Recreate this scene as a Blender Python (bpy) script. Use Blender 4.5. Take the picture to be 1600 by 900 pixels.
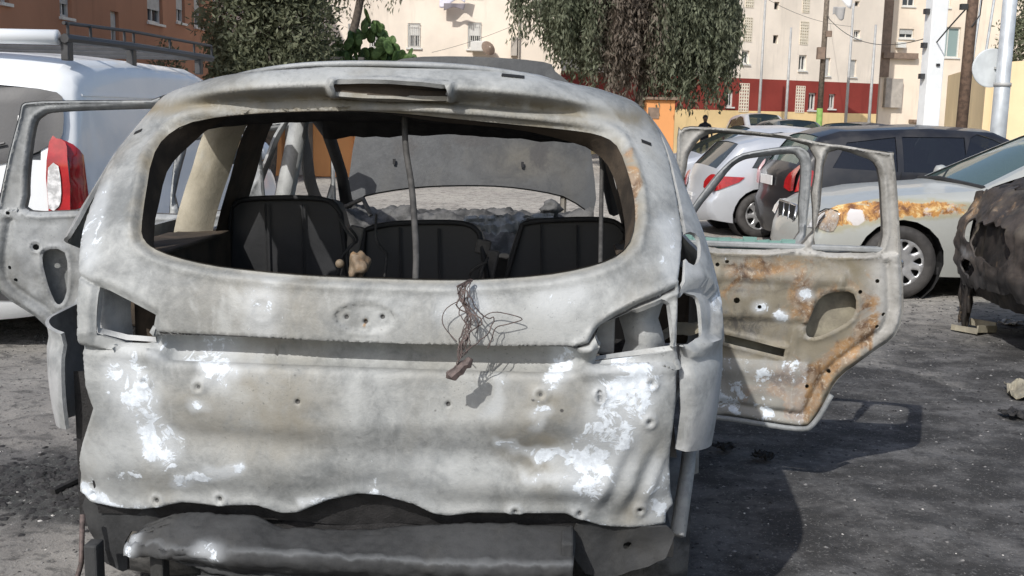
import bpy, bmesh, math, random
import numpy as np
from mathutils import Vector, Matrix, noise
from mathutils.geometry import delaunay_2d_cdt
for o in list(bpy.data.objects): bpy.data.objects.remove(o)
scn = bpy.context.scene
R = math.radians
# ---------------------------------------------------------------- camera
cd = bpy.data.cameras.new('camera'); cam = bpy.data.objects.new('camera', cd); scn.collection.objects.link(cam)
cd.sensor_width = 36; cd.lens = 38.25; cd.clip_start = .05; cd.clip_end = 2000
cam.matrix_world = Matrix.Translation((0, 0, 1.5)) @ Matrix.Rotation(R(90-9.1), 4, 'X') @ Matrix.Rotation(R(1.2), 4, 'Z')
scn.camera = cam
# ---------------------------------------------------------------- sky, sun, exposure
SUN_TRAVEL = Vector((.53, 1.0, -1.0)).normalized()
w = bpy.data.worlds.new('World'); scn.world = w; w.use_nodes = True
nt = w.node_tree; bg = nt.nodes['Background']
sk = nt.nodes.new('ShaderNodeTexSky'); sk.sky_type = 'NISHITA'; sk.sun_disc = False
sk.sun_elevation = math.asin(-SUN_TRAVEL.z); sk.sun_rotation = math.atan2(-SUN_TRAVEL.x, -SUN_TRAVEL.y)
sk.dust_density = 2.0; sk.air_density = 1.0
nt.links.new(sk.outputs[0], bg.inputs[0]); bg.inputs[1].default_value = .145
sd = bpy.data.lights.new('sun', 'SUN'); sd.energy = 3.75; sd.angle = R(.55); sd.color = (1, .975, .935)
so = bpy.data.objects.new('sun', sd); scn.collection.objects.link(so); so.location = (-20, -30, 40)
so.rotation_euler = SUN_TRAVEL.to_track_quat('-Z', 'Y').to_euler()
scn.view_settings.view_transform = 'Standard'; scn.view_settings.look = 'None'
scn.view_settings.exposure = 0.0; scn.view_settings.gamma = 1.0
# ---------------------------------------------------------------- measured outlines of the burnt car and the street, in metres
G = {'tg_outer': [(-0.68, 1.549), (-0.538, 1.58), (-0.318, 1.598), (-0.151, 1.614), (-0.002, 1.623), (0.153, 1.621), (0.326, 1.609), (0.519, 1.584), (0.736, 1.551), (0.8, 1.444), (0.805, 1.3), (0.805, 1.218), (0.773, 1.1), (0.77, 0.98), (0.77, 0.918), (0.772, 0.8), (0.77, 0.695), (0.779, 0.58), (0.791, 0.498), (0.793, 0.453), (0.771, 0.445), (0.667, 0.443), (0.576, 0.449), (0.535, 0.467), (0.494, 0.483), (0.365, 0.483), (0.276, 0.479), (0.202, 0.465), (0.154, 0.474), (0.106, 0.501), (0.041, 0.515), (-0.024, 0.516), (-0.09, 0.5), (-0.176, 0.459), (-0.226, 0.456), (-0.291, 0.476), (-0.392, 0.47), (-0.477, 0.476), (-0.583, 0.448), (-0.654, 0.446), (-0.741, 0.451), (-0.793, 0.476), (-0.765, 0.6), (-0.745, 0.65), (-0.702, 0.745), (-0.722, 0.8), (-0.731, 0.87), (-0.735, 0.95), (-0.74, 1.062), (-0.772, 1.18), (-0.8, 1.3), (-0.8, 1.44)], 'tg_win': [(-0.611, 1.385), (-0.592, 1.431), (-0.529, 1.463), (-0.386, 1.483), (-0.212, 1.495), (-0.075, 1.494), (0.077, 1.488), (0.229, 1.479), (0.381, 1.469), (0.499, 1.461), (0.567, 1.451), (0.61, 1.427), (0.634, 1.372), (0.65, 1.311), (0.653, 1.251), (0.639, 1.199), (0.603, 1.165), (0.538, 1.141), (0.445, 1.121), (0.322, 1.108), (0.198, 1.102), (0.042, 1.102), (-0.116, 1.103), (-0.243, 1.108), (-0.373, 1.118), (-0.473, 1.134), (-0.543, 1.154), (-0.578, 1.177), (-0.59, 1.214), (-0.6, 1.298)], 'tg_lampL': [(-0.674, 1.058), (-0.646, 1.051), (-0.583, 1.023), (-0.524, 0.994), (-0.529, 0.966), (-0.534, 0.911), (-0.611, 0.913), (-0.678, 0.932), (-0.678, 0.976)], 'tg_lampR': [(0.558, 0.971), (0.569, 1.002), (0.641, 1.038), (0.722, 1.066), (0.746, 1.056), (0.755, 0.999), (0.759, 0.929), (0.669, 0.915), (0.561, 0.903), (0.571, 0.939)], 'slot': [(-0.119, 1.572), (0.025, 1.571), (0.158, 1.566), (0.159, 1.545), (0.021, 1.551), (-0.121, 1.554)], 'slotbox': [(-0.145, 1.583), (0.022, 1.59), (0.185, 1.578), (0.193, 1.53), (0.014, 1.526), (-0.167, 1.536)], 'q_lampR': [(0.785, 1.069), (0.826, 1.074), (0.865, 1.059), (0.875, 1.018), (0.876, 0.968), (0.846, 0.96), (0.785, 0.95)], 'q_lampRo': [(0.774, 1.093), (0.821, 1.101), (0.891, 1.092), (0.973, 1.051), (0.969, 0.989), (0.956, 0.946), (0.865, 0.941), (0.781, 0.92)], 'q_holeR': [(0.792, 1.2), (0.829, 1.212), (0.875, 1.194), (0.864, 1.154), (0.827, 1.135), (0.789, 1.159)], 'boss': [(-0.378, 0.52), (-0.544, 0.508), (-0.725, 0.504), (0.534, 0.514), (0.373, 0.52), (0.688, 0.519), (0.43, 0.826), (0.699, 0.856), (0.698, 0.762), (-0.556, 0.823), (-0.416, 0.817)], 'boss2': [(0.574, 0.824)], 'hole': [(-0.046, 1.006), (0.001, 0.996), (0.042, 1.009), (-0.166, 0.791), (0.205, 0.797), (-0.232, 0.925), (0.573, 0.835), (0.575, 0.816)], 'emblem': [(0.0, 1.005)], 'ring': [(-0.251, 1.015)], 'creaseR': [(0.52, 0.947), (0.543, 0.955), (0.565, 0.991), (0.602, 1.019), (0.663, 1.053), (0.758, 1.088)], 'creaseM': [(-0.508, 0.949), (-0.235, 0.944), (0.047, 0.937), (0.296, 0.939), (0.52, 0.947)], 'ledge_lo': [(-0.515, 0.903), (-0.243, 0.892), (0.045, 0.886), (0.296, 0.889), (0.483, 0.899)], 'bar': [(-0.719, 0.924), (-0.606, 0.899), (-0.521, 0.893), (99, 99), (0.538, 0.881), (0.67, 0.89), (0.768, 0.902)], 'ash': [(-0.606, 0.84, -0.572, 0.753, 0.0484, 1), (-0.572, 0.753, -0.521, 0.659, 0.044, 1), (-0.387, 0.887, -0.352, 0.858, 0.0396, 1), (-0.48, 0.57, -0.327, 0.602, 0.0176, 1), (-0.253, 1.038, -0.251, 0.977, 0.044, 0.6), (0.647, 0.856, 0.605, 0.729, 0.066, 1), (0.605, 0.729, 0.554, 0.617, 0.066, 1), (0.732, 0.623, 0.722, 0.531, 0.0484, 0.7), (0.483, 0.89, 0.468, 0.868, 0.0308, 0.9), (0.328, 0.849, 0.314, 0.787, 0.0198, 0.6), (0.332, 0.698, 0.426, 0.666, 0.0132, 1), (0.426, 0.666, 0.521, 0.651, 0.0176, 1), (0.388, 0.613, 0.523, 0.607, 0.011, 0.7), (-0.155, 0.512, 0.027, 0.547, 0.0154, 1), (0.043, 0.54, 0.146, 0.502, 0.0154, 1), (-0.562, 0.48, -0.407, 0.49, 0.011, 0.7), (-0.749, 0.508, -0.632, 0.469, 0.0198, 1), (-0.632, 0.469, -0.458, 0.49, 0.0132, 0.8), (-0.416, 0.777, -0.406, 0.774, 0.0176, 0.9), (0.747, 1.219, 0.768, 1.131, 0.0352, 0.7), (-0.745, 1.276, -0.711, 1.127, 0.0352, 0.7), (0.657, 1.42, 0.731, 1.486, 0.0264, 0.4), (0.202, 1.029, 0.262, 1.052, 0.0352, 0.6), (0.447, 1.057, 0.508, 1.08, 0.0352, 0.5), (0.424, 0.766, 0.417, 0.742, 0.0176, 0.7), (-0.272, 0.877, -0.523, 0.903, 0.022, 0.6), (0.044, 0.574, 0.174, 0.615, 0.088, 0.35), (-0.637, 0.665, -0.687, 0.57, 0.088, 0.35), (0.408, 0.789, 0.439, 0.79, 0.0154, 0.7)], 'tan': [(-0.607, 1.377, -0.58, 1.207, 0.0264, 1), (-0.536, 1.495, -0.01, 1.519, 0.0198, 0.8), (-0.01, 1.519, 0.567, 1.476, 0.0198, 0.8), (-0.078, 1.538, 0.159, 1.534, 0.0132, 0.9), (-0.206, 0.77, -0.239, 0.832, 0.099, 0.8), (0.455, 0.775, 0.425, 0.709, 0.0742, 0.9), (0.2, 0.904, 0.359, 0.85, 0.099, 0.4), (-0.141, 1.011, -0.379, 1.018, 0.099, 0.4), (0.644, 1.388, 0.648, 1.251, 0.0198, 1), (0.687, 0.534, 0.624, 0.479, 0.0248, 0.4), (-0.432, 0.76, -0.241, 0.668, 0.066, 0.6)], 'rust': [(0.646, 1.388, 0.648, 1.243, 0.0215, 1), (-0.046, 1.006, -0.045, 1.005, 0.0083, 1), (0.001, 0.996, 0.002, 0.996, 0.0083, 1), (0.042, 1.009, 0.044, 1.009, 0.0083, 1), (0.43, 0.826, 0.432, 0.826, 0.0099, 0.8), (0.648, 1.243, 0.619, 1.174, 0.0149, 0.8), (-0.596, 1.283, -0.6, 1.361, 0.0115, 0.5)], 'soot_shade': [(-0.143, 0.69, 0.3, 0.68, 0.0231, 0.5), (0.266, 0.705, 0.272, 0.636, 0.033, 0.5), (-0.025, 0.495, 0.203, 0.505, 0.0099, 0.3), (-0.09, 0.505, 0.122, 0.496, 0.0149, 0.5), (0.138, 0.493, 0.349, 0.494, 0.0115, 0.6), (0.527, 0.473, 0.769, 0.459, 0.0132, 0.4), (-0.737, 0.461, -0.408, 0.48, 0.0099, 0.6), (0.561, 0.897, 0.753, 0.891, 0.0132, 0.5), (-0.5, 0.707, -0.27, 0.735, 0.0198, 0.3)], 'door_rr': {'loc': [0.966, 1.849], 'rot': -0.1019, 'outer': [(-0.054, 1.419), (-0.04, 1.45), (-0.005, 1.466), (0.125, 1.461), (0.3, 1.445), (0.547, 1.409), (0.753, 1.384), (0.771, 1.37), (0.796, 1.229), (0.829, 0.978), (0.853, 0.775), (0.829, 0.67), (0.772, 0.615), (0.655, 0.516), (0.604, 0.447), (0.572, 0.365), (0.538, 0.296), (0.481, 0.27), (0.184, 0.3), (0.006, 0.308), (-0.04, 0.943)], 'holes': [[(-0.011, 1.301), (0.009, 1.378), (0.057, 1.43), (0.151, 1.439), (0.455, 1.399), (0.476, 1.219), (0.449, 1.014), (-0.005, 1.015)], [(0.529, 1.376), (0.659, 1.362), (0.717, 1.321), (0.742, 1.177), (0.748, 1.018), (0.647, 0.991), (0.504, 1.004), (0.513, 1.17)]], 'hole': [(0.486, 0.692), (0.524, 0.798), (0.579, 0.832), (0.658, 0.83), (0.662, 0.739), (0.57, 0.67), (0.501, 0.648)], 'slot': [(0.172, 0.639), (0.409, 0.595), (0.405, 0.563), (0.173, 0.609)], 'dots': [(0.21, 0.783), (0.682, 0.839), (0.743, 0.885), (0.777, 0.753), (0.756, 0.703), (0.503, 0.449), (0.585, 0.512), (0.3, 0.761), (0.127, 0.924), (0.164, 0.938)], 'ashp': [(0.3, 0.761), (0.386, 0.726), (0.473, 0.822)], 'tan': [(0.355, 0.459)], 'belt': [(-0.005, 1.002), (0.75, 0.988)]}, 'door_fr': {'loc': [0.923, 2.979], 'rot': -0.1032, 'outer': [(0.133, 0.928), (0.17, 1.033), (0.273, 1.187), (0.333, 1.262), (0.393, 1.315), (0.469, 1.342), (0.653, 1.372), (0.715, 1.361), (0.752, 1.305), (0.756, 1.148), (0.748, 0.877), (0.764, 0.306), (0.188, 0.274), (0.132, 0.803)], 'holes': [[(0.184, 0.929), (0.217, 1.041), (0.306, 1.166), (0.371, 1.257), (0.425, 1.296), (0.486, 1.311), (0.646, 1.334), (0.687, 1.316), (0.705, 1.266), (0.704, 1.083), (0.69, 0.906), (0.382, 0.904)]]}, 'door_rl': {'loc': [-0.841, 1.871], 'rot': -2.9532, 'outer': [(-0.05, 1.542), (0.358, 1.525), (0.703, 1.515), (0.812, 1.508), (0.849, 1.497), (0.861, 1.454), (0.907, 1.302), (0.952, 1.123), (0.975, 1.019), (0.996, 0.89), (0.987, 0.785), (0.936, 0.719), (0.84, 0.652), (0.78, 0.585), (0.7, 0.504), (0.625, 0.353), (0.449, 0.24), (-0.024, 0.232)], 'holes': [[(-0.004, 1.508), (0.359, 1.49), (0.705, 1.47), (0.779, 1.451), (0.81, 1.405), (0.837, 1.252), (0.847, 1.136), (0.84, 1.077), (0.622, 1.082), (0.034, 1.1)]], 'hole': [(0.788, 0.916), (0.709, 0.914), (0.704, 0.785), (0.727, 0.71), (0.757, 0.716), (0.787, 0.824)], 'dots': [(0.817, 0.935), (0.924, 0.851), (0.902, 0.801), (0.744, 0.663), (0.918, 1.071)]}, 'door_fl': {'loc': [-0.815, 3.114], 'rot': -2.924, 'outer': [(-0.065, 1.44), (0.197, 1.435), (0.583, 1.379), (0.695, 1.354), (0.725, 1.295), (0.766, 0.95), (0.787, 0.667), (0.673, 0.326), (0.009, 0.317)], 'holes': [[(-0.025, 1.406), (0.198, 1.392), (0.584, 1.34), (0.655, 1.316), (0.681, 1.263), (0.718, 0.967), (0.334, 0.976), (-0.016, 0.998)]]}, 'seats': [[(-0.674, 1.1, 1.162), (-0.611, 1.1, 1.192), (-0.358, 1.1, 1.198), (-0.292, 1.1, 1.15), (-0.253, 1.1, 0.919), (-0.679, 1.1, 0.907)], [(-0.209, 1.1, 1.097), (-0.095, 1.1, 1.122), (0.123, 1.1, 1.128), (0.185, 1.1, 1.096), (0.225, 1.1, 0.933), (-0.222, 1.1, 0.92)], [(0.33, 1.1, 1.129), (0.405, 1.1, 1.144), (0.62, 1.1, 1.151), (0.682, 1.1, 1.11), (0.681, 1.1, 0.946), (0.275, 1.1, 0.934)]], 'hood': [(-0.734, 3.45, 0.987), (-0.64, 3.43, 1.037), (-0.389, 3.42, 1.086), (-0.106, 3.42, 1.107), (0.177, 3.42, 1.103), (0.459, 3.43, 1.06), (0.63, 3.45, 0.985), (0.612, 3.5, 1.257), (0.531, 3.6, 1.605), (0.395, 3.66, 1.738), (0.329, 3.68, 1.79), (-0.07, 3.7, 1.812), (-0.468, 3.68, 1.793), (-0.573, 3.66, 1.698), (-0.701, 3.56, 1.438)], 'dash': [(-0.643, 3.0, 1.019), (0.61, 3.0, 1.001)], 'strap': [(0.028, 0.45, 1.493), (0.039, 0.4, 1.404), (0.067, 0.32, 1.306), (0.09, 0.22, 1.214), (0.107, 0.13, 1.143), (0.111, 0.09, 1.084)], 'rod': [(0.573, 0.5, 1.457), (0.573, 0.4, 1.296), (0.568, 0.12, 1.125)], 'apil': [(-0.562, 2.1, 1.488), (-0.681, 3.4, 1.003), (0.554, 2.1, 1.487), (0.636, 3.4, 0.983)], 'beam': [(-0.593, -0.06, 0.431), (-0.56, -0.06, 0.463), (-0.463, -0.06, 0.493), (-0.303, -0.06, 0.496), (-0.209, -0.06, 0.467), (-0.067, -0.06, 0.467), (0.122, -0.06, 0.486), (0.309, -0.06, 0.499), (0.51, -0.06, 0.494), (0.523, -0.06, 0.478), (0.517, -0.06, 0.396), (0.217, -0.06, 0.375), (-0.258, -0.06, 0.354), (-0.37, -0.06, 0.391), (-0.514, -0.06, 0.405), (-0.554, -0.06, 0.4)], 'valR': [(0.527, 0.08, 0.469), (0.762, 0.08, 0.465), (0.764, 0.08, 0.4), (0.741, 0.08, 0.375), (0.693, 0.08, 0.356), (0.555, 0.08, 0.341)], 'valL': [(-0.754, 0.1, 0.5), (-0.42, 0.1, 0.478), (-0.422, 0.1, 0.391), (-0.635, 0.1, 0.399), (-0.654, 0.1, 0.283), (-0.699, 0.1, 0.29), (-0.731, 0.1, 0.342)], 'harness': [(0.256, 0.03, 1.104), (0.241, -0.01, 1.088), (0.248, -0.02, 1.051), (0.26, -0.03, 1.015), (0.251, -0.05, 0.98), (0.244, -0.06, 0.946), (0.235, -0.07, 0.914)], 'conn': [(0.265, -0.07, 0.927), (0.216, -0.08, 0.882)], 'loop': [(0.274, -0.015, 0.981), (0.284, -0.015, 1.013), (0.312, -0.015, 1.032), (0.357, -0.015, 1.027), (0.382, -0.015, 1.017), (0.35, -0.015, 1.005), (0.32, -0.015, 0.995), (0.31, -0.015, 0.967), (0.301, -0.015, 0.943)], 'poles': {'p1': (9.71, 44, 6.11), 'p2': (10.54, 43, 4.95), 'p3': (10.47, 38, 5.52), 'p4': (12.58, 42, 5.85), 'p5': (13.15, 41, 4.62), 'white': (8.23, 22, 3.87), 'wood': (8.09, 20, 3.67), 'lamp': (6.58, 15, 3.14)}, 'sign': (6.47, 15.0, 2.25), 'rb': {'A': (1.75, 42.5), 'B': (17.0, 50), 'red': [3.06, 2.99, 1.8, 1.78], 'end': 16.13, 'r': [[7.8, 1.97, 8.16, 2.65, 'w'], [8.45, 1.77, 8.95, 2.96, 'l'], [11.45, 1.8, 11.95, 2.94, 'l'], [12.17, 1.92, 12.59, 2.66, 'w'], [13.31, 2.0, 13.68, 2.64, 'w'], [10.1, 1.8, 10.34, 2.15, 'd'], [10.02, 6.04, 10.29, 6.36, 'd'], [10.06, 4.65, 10.33, 5.0, 'd'], [10.0, 3.14, 10.27, 3.48, 'd'], [14.43, 6.44, 14.69, 6.66, 'd'], [8.52, 6.04, 8.94, 6.65, 'l'], [8.5, 4.66, 8.93, 5.65, 'l'], [11.52, 6.0, 11.9, 6.66, 'l'], [11.48, 4.67, 11.93, 5.65, 'l'], [8.47, 3.75, 8.87, 4.3, 'b'], [11.51, 3.59, 11.93, 4.24, 'w'], [12.79, 3.42, 13.26, 4.18, 'g'], [14.39, 3.42, 14.76, 4.16, 'g'], [14.48, 5.08, 14.85, 5.43, 'w'], [0.86, 3.7, 1.28, 4.43, 'w'], [3.04, 3.59, 3.48, 4.28, 'w'], [5.31, 3.63, 5.68, 4.26, 'w']]}, 'lb': {'r': [[3.53, 3.49, 3.89, 4.26], [4.22, 3.51, 4.61, 4.28], [5.46, 3.55, 5.87, 4.32], [7.4, 3.55, 7.84, 4.38], [5.51, 5.17, 5.92, 5.94], [7.38, 5.2, 7.81, 5.98], [3.54, 5.12, 3.89, 5.9]]}, 'nb': {'A': (17.4, 53), 'B': (26, 54.2), 'r': [[0.78, 5.43, 1.52, 5.88], [0.82, 6.92, 1.46, 7.45], [2.61, 6.92, 3.26, 7.86], [2.73, 4.6, 3.9, 6.03]], 'x': [[-0.04, 4.47, 1.71, 4.74], [0.19, 2.17, 1.04, 3.53], [-0.14, 3.61, 0.35, 7.17], [0.63, 4.98, 1.05, 5.24]]}, 'ob': {'A': (-9.4, 20.0), 'B': (-8.8, 32.0), 'r': [[0.28, 3.31, 0.6, 3.7], [2.61, 3.26, 3.16, 3.86], [5.07, 2.89, 5.53, 3.6], [7.26, 3.54, 8.28, 4.26], [9.24, 3.7, 9.91, 4.45], [10.62, 3.69, 11.25, 4.63]], 'end': 12.2}, 'misc': {'head': (6.16, 36.0, 1.5), 'dish': (-1.05, 35.8, 3.59), 'cactus': (-3.42, 25.0, 2.54), 'cactus_t': (-3.42, 25.0, 3.13), 'cact_l': (-4.36, 25.0, 2.52), 'cact_r': (-2.53, 25.0, 2.7), 'treeR': (3.07, 30.0, 2.89), 'treeR_l': (-0.33, 30.0, 4.17), 'treeR_r': (5.92, 30.0, 2.95), 'treeR_b': (4.26, 30.0, 1.55), 'treeL_l': (-6.11, 22.0, 2.85), 'treeL_r': (-3.77, 22.0, 2.89), 'trunkL': (-4.28, 26.0, 2.56), 'trunkLt': (-3.86, 26.0, 4.03), 'orL': (-5.73, 24.0, 1.46), 'orR': (-3.64, 24.0, 0.14), 'orR2': (3.65, 30.0, 1.36), 'orR3': (4.33, 30.0, 1.95), 'van_rr': (-2.52, 6.5, 0.87), 'van_top': (-2.65, 6.5, 1.78), 'van_lamp': (-2.71, 6.5, 1.3), 'van_lamp2': (-2.55, 6.5, 0.89), 'laundry': (-2.18, 34.0, 4.68), 'laundryR': (11.58, 40.0, 5.19), 'deb1': (3.49, 8.2, -0.09), 'deb2': (2.85, 6.0, 0.0)}, 'gnd': {'van': (-3.38, 8.44, -0.0), 'heap0': (-2.21, 4.61, -0.0), 'heap1': (-1.91, 4.63, -0.0), 'heap2': (-1.83, 3.79, 0.0), 'heap3': (-1.63, 3.93, 0.0), 'rod0': (-1.74, 3.98, 0.0), 'rod1': (-1.72, 4.21, 0.0), 'deb1': (3.25, 7.63, 0.0), 'deb2': (2.79, 5.9, 0.0), 'deb3': (3.75, 8.29, 0.0), 'burnt': (3.64, 8.15, -0.0), 'sedan': (3.43, 9.13, 0.0), 'hatch': (3.2, 14.74, 0.0), 'shadow': (1.11, 4.03, 0.0), 'doorsh': (2.16, 5.71, 0.0), 'bl': (-1.55, 3.4, 0.0), 'br': (1.77, 3.57, 0.0)}}
def herm(xs, ys):
    n=len(xs); d=[(ys[i+1]-ys[i])/(xs[i+1]-xs[i]) for i in range(n-1)]
    m=[d[0]]+[0.0 if d[i-1]*d[i]<=0 else 2*d[i-1]*d[i]/(d[i-1]+d[i]) for i in range(1,n-1)]+[d[-1]]
    def f(x):
        if x<=xs[0]: return ys[0]
        if x>=xs[-1]: return ys[-1]
        lo,hi=0,n-1
        while hi-lo>1:
            k=(lo+hi)//2
            if xs[k]<=x: lo=k
            else: hi=k
        h=xs[lo+1]-xs[lo]; t=(x-xs[lo])/h; t2=t*t; t3=t2*t
        return (2*t3-3*t2+1)*ys[lo]+(t3-2*t2+t)*h*m[lo]+(-2*t3+3*t2)*ys[lo+1]+(t3-t2)*h*m[lo+1]
    return f
WID=herm([.2,.40,.55,.75,.90,1.0,1.1,1.2,1.3,1.42,1.53,1.584,1.61,1.63,1.66],
         [.80,.855,.875,.895,.905,.895,.875,.845,.807,.763,.678,.535,.42,.28,.10])
REAR=herm([.30,.50,.60,.75,.885,.90,.93,.945,1.0,1.10,1.3,1.485,1.50,1.53,1.565,1.60,1.63,1.66],
          [.10,.05,.02,.00,.018,.035,.012,.0,.004,.035,.17,.325,.32,.345,.275,.31,.42,.60])
RAD=herm([.3,.9,1.1,1.5,1.6,1.66],[.26,.26,.25,.22,.18,.06])
REAR0=herm([.30,.50,.60,.75,.885,.90,.93,.945,1.0,1.10,1.3,1.485,1.53,1.565,1.60,1.63,1.66],
          [.10,.05,.02,.00,.018,.035,.012,.0,.004,.035,.17,.325,.35,.365,.395,.45,.60])
def sm(a,b,x):
    t=max(0,min(1,(x-a)/(b-a))); return t*t*(3-2*t)
def shell(s,z):
    sg=1 if s>=0 else -1; t=abs(s)
    w=WID(z); r=min(RAD(z),w*.9); a=w-r; c=.05
    if t<a: x=t; y=c*t*t
    elif t<a+r*math.pi/2:
        th=(t-a)/r; x=a+r*math.sin(th); y=c*a*a+r*(1-math.cos(th))
    else: x=w; y=c*a*a+r+(t-a-r*math.pi/2)
    ze=z+.11*sm(1.35,1.5,z)*min(x,.62)**2
    k=.85*sm(.30,.64,x)
    return (sg*x, y+REAR(ze)*(1-k)+REAR0(ze)*k, z)
def side_s(y,z):   # inverse for the straight flank: s of a point at depth y
    w=WID(z); r=min(RAD(z),w*.9); a=w-r
    return a+r*math.pi/2+(y-REAR(z+.11*sm(1.35,1.5,z)*min(w,.62)**2)-.05*a*a-r)
# ---------------------------------------------------------------- object helpers
COL = scn.collection
def tag(o, label=None, cat=None, group=None, kind=None):
    if label: o['label'] = label
    if cat: o['category'] = cat
    if group: o['group'] = group
    if kind: o['kind'] = kind
    return o
def empty(name, loc=(0, 0, 0), rz=0, label=None, cat=None, group=None):
    o = bpy.data.objects.new(name, None); COL.objects.link(o); o.empty_display_size = .2
    o.location = loc; o.rotation_euler = (0, 0, rz)
    return tag(o, label, cat, group)
def link(name, me, mat=None, parent=None, loc=(0, 0, 0), rot=(0, 0, 0), smooth=True):
    if mat is not None and not me.materials: me.materials.append(mat)
    if smooth: me.shade_smooth()
    o = bpy.data.objects.new(name, me); COL.objects.link(o); o.location = loc; o.rotation_euler = rot
    if parent: o.parent = parent
    return o
def mesh(name, v, f):
    me = bpy.data.meshes.new(name); me.from_pydata([tuple(p) for p in v], [], f); me.update(); return me
class MB:
    def __init__(s): s.v = []; s.f = []
    def add(s, v, f):
        b = len(s.v); s.v += [tuple(p) for p in v]; s.f += [tuple(i+b for i in q) for q in f]; return s
    def box(s, c, d, rz=0, rx=0, ry=0, bev=0):
        m = Matrix.Rotation(rz, 3, 'Z') @ Matrix.Rotation(ry, 3, 'Y') @ Matrix.Rotation(rx, 3, 'X'); c = Vector(c)
        x, y, z = d[0]/2, d[1]/2, d[2]/2
        v = [c + m @ Vector((a*x, b*y, e*z)) for a in (-1, 1) for b in (-1, 1) for e in (-1, 1)]
        return s.add(v, [(0, 1, 3, 2), (4, 6, 7, 5), (0, 4, 5, 1), (2, 3, 7, 6), (0, 2, 6, 4), (1, 5, 7, 3)])
    def tube(s, pts, r, n=8, cap=True):
        pts = [Vector(p) for p in pts]; rr = r if isinstance(r, (list, tuple)) else [r]*len(pts); rings = []; up = None
        for i, p in enumerate(pts):
            t = (pts[min(i+1, len(pts)-1)] - pts[max(i-1, 0)]).normalized()
            if up is None: up = t.orthogonal().normalized()
            a = (up - t*up.dot(t));
            a = a.normalized() if a.length > 1e-6 else t.orthogonal().normalized(); up = a; b = t.cross(a)
            rings.append([p + (a*math.cos(k*2*math.pi/n) + b*math.sin(k*2*math.pi/n))*rr[i] for k in range(n)])
        v = [q for g in rings for q in g]; f = []
        for i in range(len(pts)-1):
            for k in range(n): f.append((i*n+k, i*n+(k+1) % n, (i+1)*n+(k+1) % n, (i+1)*n+k))
        if cap: f.append(tuple(range(n))[::-1]); f.append(tuple((len(pts)-1)*n+k for k in range(n)))
        return s.add(v, f)
    def lathe(s, prof, n=24, axis='X', c=(0, 0, 0)):
        v = []; f = []; m = len(prof)
        for k in range(n):
            a = 2*math.pi*k/n
            for (h, r) in prof:
                p = (h, r*math.cos(a), r*math.sin(a)) if axis == 'X' else ((r*math.cos(a), r*math.sin(a), h) if axis == 'Z' else (r*math.cos(a), h, r*math.sin(a)))
                v.append((p[0]+c[0], p[1]+c[1], p[2]+c[2]))
        for k in range(n):
            for i in range(m-1): f.append((k*m+i, k*m+i+1, ((k+1) % n)*m+i+1, ((k+1) % n)*m+i))
        return s.add(v, f)
    def grid(s, nu, nv, fn):
        v = [fn(i/nu, j/nv) for j in range(nv+1) for i in range(nu+1)]
        return s.add(v, [(j*(nu+1)+i, j*(nu+1)+i+1, (j+1)*(nu+1)+i+1, (j+1)*(nu+1)+i) for j in range(nv) for i in range(nu)])
    def build(s, name, mat, parent=None, loc=(0, 0, 0), rot=(0, 0, 0), smooth=False, bevel=0):
        o = link(name, mesh(name, s.v, s.f), mat, parent, loc, rot, smooth)
        if bevel:
            b = o.modifiers.new('bevel', 'BEVEL'); b.width = bevel; b.segments = 2; b.limit_method = 'ANGLE'
        return o
def pip(P, poly):
    x, y = P[:, 0], P[:, 1]; ins = np.zeros(len(P), bool); n = len(poly)
    for i in range(n):
        x1, y1 = poly[i]; x2, y2 = poly[(i+1) % n]
        if y1 == y2: continue
        c = ((y1 > y) != (y2 > y)) & (x < (x2-x1)*(y-y1)/(y2-y1)+x1); ins ^= c
    return ins
def dseg(P, a, b):
    a = np.array(a, float); d = np.array(b, float)-a; L = max(d @ d, 1e-12)
    t = np.clip(((P-a) @ d)/L, 0, 1); return np.hypot(*(P-a-t[:, None]*d).T)
def dpoly(P, pts, closed=False):
    n = len(pts); r = np.full(len(P), 9.)
    for i in range(n if closed else n-1): r = np.minimum(r, dseg(P, pts[i], pts[(i+1) % n]))
    return r
def crom(pts, k=3, closed=True):
    n = len(pts); out = []
    for i in range(n if closed else n-1):
        g = lambda j: Vector(pts[j % n] if closed else pts[max(0, min(n-1, j))])
        p0, p1, p2, p3 = g(i-1), g(i), g(i+1), g(i+2)
        for q in range(k):
            t = q/k; out.append(tuple(.5*((2*p1)+(p2-p0)*t+(2*p0-5*p1+4*p2-p3)*t*t+(3*p1-p0-3*p2+p3)*t**3)))
    if not closed: out.append(tuple(pts[-1]))
    return out
def resamp(pts, step):
    out = []; n = len(pts)
    for i in range(n):
        a, b = Vector(pts[i]), Vector(pts[(i+1) % n]); k = max(1, int(round((b-a).length/step)))
        out += [tuple(a.lerp(b, j/k)) for j in range(k)]
    return out
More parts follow.
